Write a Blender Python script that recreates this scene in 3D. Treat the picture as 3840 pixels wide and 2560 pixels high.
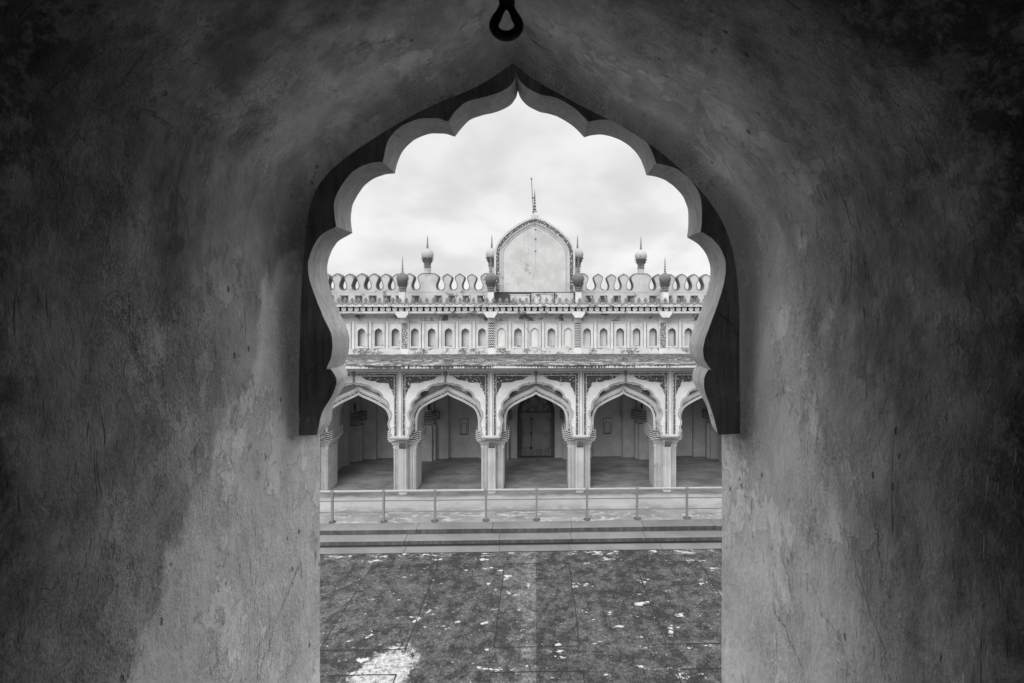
import bpy, math, random
from mathutils import Vector, noise
random.seed(7)
R = math.radians
C = bpy.context.scene
for o in list(bpy.data.objects): bpy.data.objects.remove(o)

# ------------------------------------------------------------------ camera
F = 1706.0; HX = 2010.0; HY = 1146.0; W0 = 3840.0; H0 = 2560.0
PSI = 1.4; CAMZ = 7.4
cam_d = bpy.data.cameras.new('camera'); cam = bpy.data.objects.new('camera', cam_d)
C.collection.objects.link(cam); C.camera = cam
cam.location = (0, 0, CAMZ); cam.rotation_euler = (R(90), 0, -R(PSI))
cam_d.sensor_width = 36; cam_d.lens = F/W0*36
PCX = HX + F*math.tan(R(PSI))
cam_d.shift_x = -(PCX - W0/2)/W0
cam_d.shift_y = (HY - H0/2)/W0
cam_d.clip_start = 0.02; cam_d.clip_end = 3000

# ------------------------------------------------------------------ world and sun
SUN_EL = 37; SUN_ROT = 200
w = bpy.data.worlds.new('World'); C.world = w; w.use_nodes = True
nt = w.node_tree; nt.nodes.clear()
def wn(t, **k):
    n = nt.nodes.new(t)
    for a, b in k.items(): setattr(n, a, b)
    return n
wo = wn('ShaderNodeOutputWorld'); bg = wn('ShaderNodeBackground')
sky = wn('ShaderNodeTexSky', sky_type='NISHITA', sun_disc=False)
sky.sun_elevation = R(SUN_EL); sky.sun_rotation = R(SUN_ROT)
bw = wn('ShaderNodeRGBToBW'); nt.links.new(sky.outputs[0], bw.inputs[0])
tc = wn('ShaderNodeTexCoord'); sp = wn('ShaderNodeSeparateXYZ'); nt.links.new(tc.outputs['Generated'], sp.inputs[0])
def wm(op, a, b=None, c=None, clamp=False):
    n = wn('ShaderNodeMath', operation=op, use_clamp=clamp)
    for i, v in enumerate((a, b, c)):
        if v is None: continue
        if isinstance(v, (int, float)): n.inputs[i].default_value = v
        else: nt.links.new(v, n.inputs[i])
    return n.outputs[0]
zz = wm('MAXIMUM', sp.outputs[2], 0.0)
den = wm('ADD', zz, 0.42)
cv = wn('ShaderNodeCombineXYZ')
nt.links.new(wm('DIVIDE', sp.outputs[0], den), cv.inputs[0]); nt.links.new(wm('DIVIDE', sp.outputs[1], den), cv.inputs[1])
nz = wn('ShaderNodeTexNoise'); nz.inputs['Scale'].default_value = 2.3; nz.inputs['Detail'].default_value = 6
nz.inputs['Roughness'].default_value = 0.5; nz.inputs['Distortion'].default_value = 0.15
nt.links.new(cv.outputs[0], nz.inputs['Vector'])
mr = wn('ShaderNodeMapRange', interpolation_type='SMOOTHSTEP'); nt.links.new(nz.outputs[0], mr.inputs[0])
mr.inputs[1].default_value = 0.36; mr.inputs[2].default_value = 0.62; mr.inputs[3].default_value = 0.86; mr.inputs[4].default_value = 1.10
# overcast cloud layer: brighter towards the zenith
zs_ = wn('ShaderNodeMapRange', interpolation_type='SMOOTHSTEP'); nt.links.new(zz, zs_.inputs[0])
zs_.inputs[1].default_value = 0.36; zs_.inputs[2].default_value = 0.68; zs_.inputs[3].default_value = 4.95; zs_.inputs[4].default_value = 13.5
lay = zs_.outputs[0]
mixv = wm('ADD', wm('MULTIPLY', bw.outputs[0], 0.08), wm('MULTIPLY', lay, 0.92))
tot = wm('MULTIPLY', mixv, mr.outputs[0])
nt.links.new(tot, bg.inputs[0]); bg.inputs[1].default_value = 0.118
nt.links.new(bg.outputs[0], wo.inputs[0])

sd = bpy.data.lights.new('sun', 'SUN'); so = bpy.data.objects.new('sun', sd); C.collection.objects.link(so)
sd.energy = 1.5; sd.angle = R(38); sd.color = (1.0, 0.992, 0.98)
sdir = Vector((math.sin(R(SUN_ROT))*math.cos(R(SUN_EL)), math.cos(R(SUN_ROT))*math.cos(R(SUN_EL)), math.sin(R(SUN_EL))))
so.rotation_euler = sdir.to_track_quat('Z', 'Y').to_euler(); so.location = (0, -5, 30)
C.view_settings.view_transform = 'Standard'; C.view_settings.look = 'None'
C.view_settings.exposure = 0.52; C.view_settings.gamma = 1.0

# ------------------------------------------------------------------ measuring helpers
def X(px, Y):      # world x of a measured column at depth Y
    return Y*math.tan(R(PSI) + math.atan((px-PCX)/F))
def Z(py, Y): return CAMZ - (py-HY)/F*Y

# ------------------------------------------------------------------ materials
class NT:
    def __init__(s, name):
        s.m = bpy.data.materials.new(name); s.m.use_nodes = True; s.t = s.m.node_tree
        s.b = s.t.nodes['Principled BSDF']
        s.pos = s.t.nodes.new('ShaderNodeNewGeometry').outputs['Position']
        s.bumps = None
    def link(s, a, b):
        if isinstance(a, (int, float, tuple)): b.default_value = a
        else: s.t.links.new(a, b)
    def math(s, op, a, b=0.0, clamp=False):
        n = s.t.nodes.new('ShaderNodeMath'); n.operation = op; n.use_clamp = clamp
        s.link(a, n.inputs[0]); s.link(b, n.inputs[1]); return n.outputs[0]
    def map(s, scale, rot=(0, 0, 0), loc=(0, 0, 0), src=None):
        n = s.t.nodes.new('ShaderNodeMapping'); s.link(src if src is not None else s.pos, n.inputs[0])
        n.inputs['Scale'].default_value = scale; n.inputs['Rotation'].default_value = rot; n.inputs['Location'].default_value = loc
        return n.outputs[0]
    def noise(s, sc, det=4, rough=.55, vec=None, dist=0.0):
        n = s.t.nodes.new('ShaderNodeTexNoise'); s.link(vec if vec is not None else s.pos, n.inputs['Vector'])
        n.inputs['Scale'].default_value = sc; n.inputs['Detail'].default_value = det
        n.inputs['Roughness'].default_value = rough; n.inputs['Distortion'].default_value = dist
        return n.outputs[0]
    def vor(s, sc, feat='F1', vec=None, rnd=1.0):
        n = s.t.nodes.new('ShaderNodeTexVoronoi'); n.feature = feat; s.link(vec if vec is not None else s.pos, n.inputs['Vector'])
        n.inputs['Scale'].default_value = sc; n.inputs['Randomness'].default_value = rnd
        return n.outputs['Distance']
    def rng(s, v, a, b, c=0.0, d=1.0):
        n = s.t.nodes.new('ShaderNodeMapRange'); n.interpolation_type = 'SMOOTHSTEP'; s.link(v, n.inputs[0])
        n.inputs[1].default_value = a; n.inputs[2].default_value = b; n.inputs[3].default_value = c; n.inputs[4].default_value = d
        return n.outputs[0]
    def mix(s, f, a, b):      # greys as floats or sockets
        n = s.t.nodes.new('ShaderNodeMix'); n.data_type = 'FLOAT'
        s.link(f, n.inputs[0]); s.link(a, n.inputs[2]); s.link(b, n.inputs[3]); return n.outputs[0]
    def xyz(s, v=None):
        n = s.t.nodes.new('ShaderNodeSeparateXYZ'); s.link(v if v is not None else s.pos, n.inputs[0]); return n.outputs
    def bump(s, h, dist, strength=1.0):
        n = s.t.nodes.new('ShaderNodeBump'); n.inputs['Distance'].default_value = dist; n.inputs['Strength'].default_value = strength
        s.link(h, n.inputs['Height'])
        if s.bumps is not None: s.link(s.bumps, n.inputs['Normal'])
        s.bumps = n.outputs[0]
    def done(s, grey, rough=.9, spec=.25, metal=0.0):
        n = s.t.nodes.new('ShaderNodeCombineColor')
        for i in range(3): s.link(grey, n.inputs[i])
        s.t.links.new(n.outputs[0], s.b.inputs['Base Color'])
        s.link(rough, s.b.inputs['Roughness']); s.b.inputs['Specular IOR Level'].default_value = spec
        s.b.inputs['Metallic'].default_value = metal
        if s.bumps is not None: s.t.links.new(s.bumps, s.b.inputs['Normal'])
        return s.m

def lime(name, base=.62, dark=.10, amt=.5, stain_scale=2.2, streak=.4, seed=0.0):
    """weathered lime plaster: mottling, dark mould patches, vertical run marks"""
    n = NT(name); o = (seed*7.1, seed*3.3, seed*5.7)
    p = n.map((1, 1, 1), loc=o)
    mott = n.noise(1.7, 5, .6, p); fine = n.noise(26, 3, .6, p)
    g = n.mix(n.rng(mott, .3, .7), base*.86, base*1.08)
    g = n.math('MULTIPLY', g, n.mix(fine, .86, 1.12))
    st = n.noise(stain_scale, 7, .68, p)
    run = n.noise(1.0, 5, .65, n.map((9, 9, .9), loc=o))
    m1 = n.rng(st, .66-.2*amt, .80-.2*amt)
    m2 = n.math('MULTIPLY', n.rng(run, .56, .74), n.rng(n.noise(.9, 3, .5, p), .42, .62))
    m = n.math('MAXIMUM', m1, n.math('MULTIPLY', m2, streak))
    m = n.math('MULTIPLY', m, n.rng(n.noise(42, 3, .7, p), .25, .55, .45, 1.0), True)
    n.bump(n.noise(30, 4, .65, p), .006, .7)
    return n.done(n.mix(m, g, dark), .92, .2)

M = {}
M['wall'] = lime('white_limewash', .66, .14, .30, 2.4, .5)
M['arch'] = lime('arcade_plaster', .66, .24, .05, 1.6, .18, 2)
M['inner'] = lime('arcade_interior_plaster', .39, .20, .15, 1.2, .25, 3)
M['pier'] = lime('pier_plaster', .54, .20, .35, 1.8, .7, 4)
M['weather'] = lime('weathered_plaster', .54, .06, .78, 2.6, .8, 5)
M['parapet'] = lime('parapet_plaster', .46, .10, .52, 2.4, .65, 6)
M['room'] = lime('unseen_dark_room_plaster', .16, .06, .3, 2.0, .3, 21)  # unseen room given a dark tone to cut bounced light
M['recess'] = lime('shaded_recess_plaster', .40, .22, .05, 1.6, .18, 22)  # arch plaster darkened to paint in the shade of the recess
M['rim'] = lime('mould_blackened_rim', .16, .05, .6, 4.0, .3, 7)
M['dark'] = lime('stain_and_shade_black', .075, .03, .4, 4.0, .2, 8)  # dark stain and door tone; also painted shade in gaps and voids
M['bulb'] = lime('pale_bulb_plaster', .40, .14, .35, 3.0, .7, 9)
M['bulbd'] = lime('mouldy_bulb_plaster', .17, .07, .45, 4.0, .5, 10)
M['mould'] = lime('grey_ornament_plaster', .23, .07, .55, 7.0, .4, 11)
M['screen'] = lime('gable_plaster', .52, .22, .40, 3.0, .5, 12)
M['reveal'] = lime('shaded_niche_reveal', .26, .08, .5, 4.0, .7, 23)  # shade inside the niches painted in as a darker plaster
M['line'] = lime('dirt_filled_groove', .07, .03, .3, 6.0, .2, 13)
M['bead'] = lime('beaded_trim', .40, .1, .35, 7, .2, 25)
M['tground'] = lime('dirty_trim_ground', .15, .05, .3, 7, .2, 26)
M['trim'] = lime('trim_plaster', .66, .2, .25, 5.0, .2, 14)

def carved(name, sc, light, dark, thr=.32, rel=.012):
    n = NT(name)
    wv = n.t.nodes.new('ShaderNodeMix'); wv.data_type = 'VECTOR'
    v = n.vor(sc, 'F1'); v2 = n.vor(sc*1.9, 'F1')
    a = n.rng(v, thr, thr+.16, 1, 0); b = n.rng(v2, thr*.7, thr*.7+.15, 1, 0)
    m = n.math('MAXIMUM', a, n.math('MULTIPLY', b, .7))
    n.t.nodes.remove(wv)
    n.bump(m, rel, 1.0)
    return n.done(n.math('MULTIPLY', n.mix(m, dark, light), n.mix(n.noise(3), .75, 1.25)), .9, .2)
M['relief'] = carved('carved_stucco_relief', 9.5, .46, .075, .20)
M['border'] = carved('carved_stucco_border', 13, .52, .10, .24)
M['flower'] = carved('carved_floral_panel', 14, .58, .18, .28)

def eave_mat():
    n = NT('mould_streaked_eave')
    p = n.map((1.3, 2.8, 3)); s1 = n.noise(1.6, 9, .78, p, .3); s2 = n.noise(5, 7, .75, n.map((1, 2.6, 3), loc=(3, 1, 2)))
    yb = n.rng(n.xyz()[1], 16.55, 16.68)
    m = n.rng(n.math('ADD', n.math('MULTIPLY', s1, .6), n.math('MULTIPLY', s2, .4)), n.mix(yb, .50, .40) if False else .42, .52)
    g = n.mix(n.math('MAXIMUM', m, n.math('MULTIPLY', yb, n.rng(s2, .40, .52, .45, 1.0))), .42, n.mix(n.rng(n.noise(14, 5, .75), .35, .65), .035, .15))
    n.bump(s2, .02, .8)
    return n.done(g, .93, .2)
M['eave'] = eave_mat()
def fascia_mat():
    n = NT('dripping_mould_fascia')
    drip = n.noise(1, 5, .7, n.map((16, 1, 1.5))); big = n.noise(.55, 4, .6, n.map((1, 1, 1), loc=(5, 0, 0)))
    z = n.xyz()[2]
    hh = n.rng(z, 5.22, 5.34, -.06, .26)
    m = n.rng(n.math('ADD', n.math('ADD', n.math('MULTIPLY', n.rng(drip, .32, .66), .5), n.math('MULTIPLY', n.rng(big, .35, .65), .5)), hh), .56, .72)
    return n.done(n.mix(m, .60, .07), .92, .2)
M['fascia'] = fascia_mat()
def plinth_mat():
    n = NT('plinth_with_mould_patches')
    a = n.rng(n.noise(1.0, 6, .72, n.map((2.3, 2, 3.2), loc=(2.2, 0, .6))), .49, .57)
    b = n.rng(n.noise(24, 5, .8), .40, .52)
    m = n.math('MULTIPLY', a, b)
    g = n.mix(n.noise(3, 4), .48, .66)
    return n.done(n.mix(m, g, .10), .92, .2)
M['plinth'] = plinth_mat()

def terrace_mat():
    n = NT('worn_lime_terrace')
    y = n.xyz()[1]
    wear = n.noise(.9, 6, .65); f = n.noise(2.6, 9, .78, n.map((.7, 1.5, 1)), .8); sm = n.noise(26, 4, .7)
    ed = n.rng(n.math('ADD', y, n.math('MULTIPLY', n.math('ADD', n.noise(.7, 4), -.5), 1.6)), 15.5, 16.3)
    g = n.mix(n.rng(wear, .3, .72), n.mix(ed, .22, .40), n.mix(ed, .36, .50))
    g = n.mix(n.math('MULTIPLY', n.rng(f, .50, .60), n.mix(ed, .9, .35)), g, .56)
    g = n.math('MULTIPLY', g, n.mix(sm, .82, 1.15))
    # floor under the roof, behind the drip line, has a darker tone
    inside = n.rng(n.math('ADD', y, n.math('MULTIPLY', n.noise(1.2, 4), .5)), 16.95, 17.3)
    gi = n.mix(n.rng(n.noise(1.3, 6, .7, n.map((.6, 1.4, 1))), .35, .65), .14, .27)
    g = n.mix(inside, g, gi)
    grit = n.math('MULTIPLY', n.rng(n.noise(34, 4, .8), .55, .62), n.rng(n.noise(1.7, 4, .6), .5, .6))
    g = n.mix(grit, g, .16)
    n.bump(sm, .004, .6)
    return n.done(g, .9, .2)
M['terrace'] = terrace_mat()
def stone_mat():
    n = NT('grey_granite_step')
    g = n.mix(n.rng(n.noise(.8, 4), .3, .7), .17, .25)
    g = n.math('MULTIPLY', g, n.mix(n.noise(38, 4, .75), .72, 1.25))
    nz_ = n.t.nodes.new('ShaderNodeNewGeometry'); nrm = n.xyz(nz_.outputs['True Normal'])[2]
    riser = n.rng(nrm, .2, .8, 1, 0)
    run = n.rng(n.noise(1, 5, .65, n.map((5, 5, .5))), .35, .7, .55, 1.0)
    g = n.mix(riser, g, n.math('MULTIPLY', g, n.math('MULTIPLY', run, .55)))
    g = n.mix(n.rng(n.noise(60, 2, .5, n.map((1, 1, 1), loc=(4, 4, 0))), .72, .75), g, .6)
    n.bump(n.noise(45, 5, .7), .004, .7)
    return n.done(g, .88, .25)
M['stone'] = stone_mat()
def court_mat():
    n = NT('lichen_covered_court_paving')
    x, y, _ = n.xyz()
    big = n.noise(.55, 5, .6); mid = n.noise(3.2, 8, .74); hair = n.noise(1, 6, .8, n.map((26, 15, 1), rot=(0, 0, .6))); fi = n.noise(30, 5, .8)
    lich = n.math('ADD', n.math('MULTIPLY', mid, .74), n.math('MULTIPLY', big, .26))
    g = n.mix(n.rng(lich, .42, .60), .036, .108)
    g = n.math('MULTIPLY', g, n.mix(n.rng(hair, .34, .66), .58, 1.5))
    g = n.math('MULTIPLY', g, n.mix(n.rng(n.noise(9, 6, .8, n.map((1, 1.3, 1), loc=(5, 1, 0))), .38, .62), .72, 1.35))
    g = n.math('MULTIPLY', g, n.mix(n.rng(fi, .32, .68), .68, 1.32))
    # a paler strip left of the centre seam
    sx = n.math('MULTIPLY', n.rng(x, -.95, -.05), n.rng(x, -.01, .01, 1, 0))
    g = n.math('MULTIPLY', g, n.mix(sx, 1.0, 1.75))
    # flaked white lime patches
    f1 = n.noise(1.0, 8, .66, n.map((1.5, 2.9, 1), rot=(0, 0, .12), loc=(11.3, 4.7, 0)))
    m = n.rng(n.math('ADD', f1, n.math('MULTIPLY', n.math('SUBTRACT', n.noise(12, 4, .7), .5), .10)), .618, .64)
    f2 = n.noise(1.0, 4, .6, n.map((9, 13, 1), loc=(2.3, 8.7, 0))); m = n.math('MAXIMUM', m, n.rng(f2, .672, .69))
    f3 = n.math('MULTIPLY', n.rng(n.noise(1.0, 5, .7, n.map((4, 8, 1), loc=(7, 3, 0))), .52, .54), n.rng(y, 13.42, 13.62))
    m = n.math('MAXIMUM', m, n.math('MULTIPLY', f3, n.rng(n.noise(.8, 2, .5, n.map((1, 0, 0))), .48, .55)))
    # large scraped patch
    dx = n.math('MULTIPLY', n.math('ADD', x, 3.15), 1.25); dy = n.math('MULTIPLY', n.math('ADD', y, -9.05), .78)
    # the scraped patch leans
    dx = n.math('ADD', dx, n.math('MULTIPLY', dy, -.35))
    rr = n.math('SQRT', n.math('ADD', n.math('MULTIPLY', dx, dx), n.math('MULTIPLY', dy, dy)))
    rr = n.math('ADD', rr, n.math('MULTIPLY', n.math('ADD', n.noise(3.5, 9, .8), -.5), 1.7))
    patch = n.rng(rr, .62, .80, 1, 0)
    g = n.mix(n.math('MULTIPLY', m, n.mix(fi, .75, 1.0)), g, .60)
    g = n.mix(n.math('MULTIPLY', patch, n.rng(n.noise(11, 7, .85), .38, .58, .12, 1)), g, .55)
    n.bump(n.math('ADD', fi, hair), .006, .7)
    return n.done(g, .92, .2)
M['court'] = court_mat()
M['joint'] = lime('dark_paving_joint', .035, .02, .2, 9, .1, 15)

def metal(name, g, rough=.5, met=0.0):
    n = NT(name)
    return n.done(n.mix(n.noise(9, 5, .7), g*.78, g*1.2), rough, .4, met)
M['rail'] = metal('grey_painted_steel', .22, .5)
M['railtop'] = metal('worn_bright_handrail', .50, .35)
M['iron'] = metal('black_forged_iron', .006, .7, .0)
M['rod'] = metal('dull_metal_rod', .06, .6)
M['mortar'] = lime('rough_mortar', .12, .05, .6, 14, .2, 16)

def wood():
    n = NT('old_dark_door_wood')
    gr = n.noise(1, 5, .6, n.map((22, 3, 1.2)))
    return n.done(n.mix(n.rng(gr, .3, .7), .09, .17), .7, .3)
M['wood'] = wood()
M['wood2'] = lime('weathered_grey_door_panels', .21, .08, .3, 3, .5, 31)
def lattice():
    n = NT('lattice_tympanum')
    x, y, z = n.xyz()
    k = 7.0
    a = n.math('SINE', n.math('MULTIPLY', n.math('ADD', x, z), k*2)); b = n.math('SINE', n.math('MULTIPLY', n.math('SUBTRACT', x, z), k*2))
    m = n.rng(n.math('MAXIMUM', a, b), .85, 1.0)
    return n.done(n.mix(m, n.mix(n.rng(n.noise(4), .35, .65), .08, .24), .18), .85, .2)
M['lattice'] = lattice()

def alcove(name, stain=True):
    """hand-trowelled alcove plaster: smoke stain, painted light falloff, pitting, scratches; UV = metres along profile / depth"""
    n = NT(name)
    uv = n.t.nodes.new('ShaderNodeUVMap').outputs[0]
    x, y, z = n.xyz()
    big = n.noise(3.1, 7, .66, None, .1); mid = n.noise(8, 7, .68, n.map((1, 1, .6)), .25)
    stre = n.noise(1, 5, .65, n.map((30, 24, 12)))
    edge = n.noise(1, 8, .68, n.map((7, 7, 3.2)), .4)
    # smoke stain: everything above a slanting edge that rises towards the opening
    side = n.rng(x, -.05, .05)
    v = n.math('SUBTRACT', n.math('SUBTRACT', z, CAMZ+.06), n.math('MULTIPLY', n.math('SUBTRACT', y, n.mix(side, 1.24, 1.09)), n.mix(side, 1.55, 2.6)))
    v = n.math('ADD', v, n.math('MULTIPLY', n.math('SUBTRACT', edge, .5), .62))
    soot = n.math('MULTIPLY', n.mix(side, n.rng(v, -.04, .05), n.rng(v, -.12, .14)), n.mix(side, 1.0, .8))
    painted_falloff = n.rng(n.math('ADD', n.math('ADD', n.math('SUBTRACT', .99, y), n.math('MULTIPLY', n.math('MINIMUM', n.math('SUBTRACT', z, CAMZ), .06), .42)), n.math('ADD', n.math('MULTIPLY', n.math('SUBTRACT', big, .5), .55), n.math('MULTIPLY', n.math('SUBTRACT', edge, .5), .45))), -.06, .20)  # light falloff by depth painted into the colour, broken by rough stain edges
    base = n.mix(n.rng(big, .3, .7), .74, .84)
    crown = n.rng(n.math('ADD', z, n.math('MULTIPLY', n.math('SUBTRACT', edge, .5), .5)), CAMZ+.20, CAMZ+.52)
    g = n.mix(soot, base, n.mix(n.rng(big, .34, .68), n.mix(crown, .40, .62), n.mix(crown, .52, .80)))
    g = n.mix(n.math('MULTIPLY', painted_falloff, .85), g, n.mix(n.rng(mid, .35, .65), .11, .22))
    painted_corner_shade = n.rng(n.math('ADD', n.math('SUBTRACT', .66, y), n.math('ADD', n.math('MULTIPLY', n.math('SUBTRACT', edge, .5), .32), n.math('MULTIPLY', n.math('SUBTRACT', z, CAMZ+.1), .12))), -.03, .09)  # second, deeper painted falloff at the room end, darkening the corners
    g = n.mix(painted_corner_shade, g, n.mix(n.rng(n.noise(26, 5, .75), .45, .62), .045, .17))
    g = n.math('MULTIPLY', g, n.mix(n.rng(mid, .32, .68), n.mix(soot, .88, .72), n.mix(soot, 1.08, 1.22)))
    g = n.math('MULTIPLY', g, n.mix(n.rng(stre, .3, .7), .95, 1.05))
    # rubbed pale flecks and pits
    grain = n.noise(1, 4, .75, n.map((330, 330, 150)))
    gm = n.rng(n.noise(4.2, 3, .6, n.map((1, 1, 1), loc=(3, 5, 1))), .40, .62)
    g = n.math('MULTIPLY', g, n.mix(gm, n.mix(grain, .93, 1.07), n.mix(n.rng(grain, .35, .62), .66, 1.12)))
    # scratches in several directions
    def scratch(ang, sc, a, b, loc, msc):
        v = n.noise(1, 3, .55, n.map(sc, rot=(0, 0, ang), loc=loc, src=uv), .9)
        mk = n.rng(n.noise(msc, 2, .5, n.map((1, 1, 1), loc=loc, src=uv)),   .54, .62)
        return n.math('MULTIPLY', n.rng(v, a, b), mk)
    s1 = scratch(.25, (9, 120, 1), .655, .70, (1, 2, 0), 4)
    s2 = scratch(-.5, (11, 150, 1), .66, .70, (5, 1, 0), 5)
    s3 = scratch(.9, (10, 130, 1), .67, .71, (2, 7, 0), 4.5)
    s4 = scratch(-.1, (14, 170, 1), .66, .70, (9, 3, 0), 6)
    dk = n.math('MAXIMUM', n.math('MAXIMUM', s1, s2), s3)
    g = n.mix(n.math('MULTIPLY', dk, .62), g, .07)
    g = n.mix(n.math('MULTIPLY', s4, .30), g, .80)
    # flaked lime skin with crisp edges, and hairline cracks
    fl = n.rng(n.noise(1, 9, .70, n.map((5.5, 5.5, 3.6), loc=(4, 9, 2))), .545, .560)
    g = n.math('MULTIPLY', g, n.mix(fl, 1.0, 1.22)); fl2 = n.rng(n.noise(1, 9, .72, n.map((8, 8, 5), loc=(14, 3, 6))), .60, .612)
    g = n.math('MULTIPLY', g, n.mix(fl2, 1.0, .72))
    wv = n.t.nodes.new('ShaderNodeVectorMath'); wv.operation = 'ADD'; n.link(n.map((1, 1, .55)), wv.inputs[0])
    cc = n.t.nodes.new('ShaderNodeCombineXYZ'); q_ = n.math('MULTIPLY', n.noise(14, 5, .7), .16)
    for i_ in range(3): n.link(q_, cc.inputs[i_])
    n.link(cc.outputs[0], wv.inputs[1])
    ck = n.rng(n.vor(4.6, 'DISTANCE_TO_EDGE', wv.outputs[0]), .002, .008, 1, 0)
    ck = n.math('MULTIPLY', ck, n.rng(n.noise(4.4, 3, .5, n.map((1, 1, 1), loc=(2, 2, 7))), .57, .64))
    g = n.mix(n.math('MULTIPLY', ck, .35), g, .07)
    pit = n.rng(n.vor(23, 'F1', n.map((1, 1, .6))), .07, .13, 1, 0)
    pit = n.math('MULTIPLY', pit, n.rng(n.noise(5, 2, .5, n.map((1, 1, 1), loc=(8, 8, 8))), .5, .6))
    g = n.mix(n.math('MULTIPLY', pit, .6), g, .06)
    n.bump(fl, .002, .8); n.bump(big, .05, .5); n.bump(n.noise(1, 6, .62, n.map((20, 20, 11)), .2), .009, .8)
    n.bump(n.math('SUBTRACT', n.math('MULTIPLY', grain, gm), n.math('MULTIPLY', n.math('MAXIMUM', n.math('MAXIMUM', dk, pit), ck), 1.4)), .0022, .9)
    return n.done(g, .85, .22)
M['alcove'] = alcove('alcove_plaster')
def slab_mat():
    n = NT('cusped_arch_plaster')
    big = n.noise(4, 6, .65, None, .6); st = n.noise(1, 5, .65, n.map((60, 60, 7), rot=(0, .2, 0)))
    nv = n.xyz(n.t.nodes.new('ShaderNodeNewGeometry').outputs['True Normal'])[1]
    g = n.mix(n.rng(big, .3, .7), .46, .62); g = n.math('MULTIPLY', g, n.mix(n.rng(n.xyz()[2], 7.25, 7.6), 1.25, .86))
    g = n.math('MULTIPLY', g, n.mix(n.rng(st, .3, .7), .84, 1.12))
    g = n.math('MULTIPLY', g, n.mix(n.noise(120, 4, .7), .85, 1.12))
    # room-side face has its shade painted in; worn plaster shows low down
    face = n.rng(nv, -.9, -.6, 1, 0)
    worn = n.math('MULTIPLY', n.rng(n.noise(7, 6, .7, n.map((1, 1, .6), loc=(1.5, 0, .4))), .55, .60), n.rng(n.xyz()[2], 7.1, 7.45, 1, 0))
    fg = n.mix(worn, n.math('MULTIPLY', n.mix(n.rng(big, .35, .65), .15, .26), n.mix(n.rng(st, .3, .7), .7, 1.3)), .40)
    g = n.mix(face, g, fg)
    crack = n.rng(n.vor(7, 'DISTANCE_TO_EDGE', n.map((1, 1, .5))), .004, .012, 1, 0)
    crack = n.math('MULTIPLY', crack, n.rng(n.noise(5, 2), .55, .6))
    g = n.mix(n.math('MULTIPLY', crack, .6), g, .05)
    n.bump(big, .03, .5); n.bump(st, .003, .7)
    return n.done(g, .85, .22)
M['slab'] = slab_mat()

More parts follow.
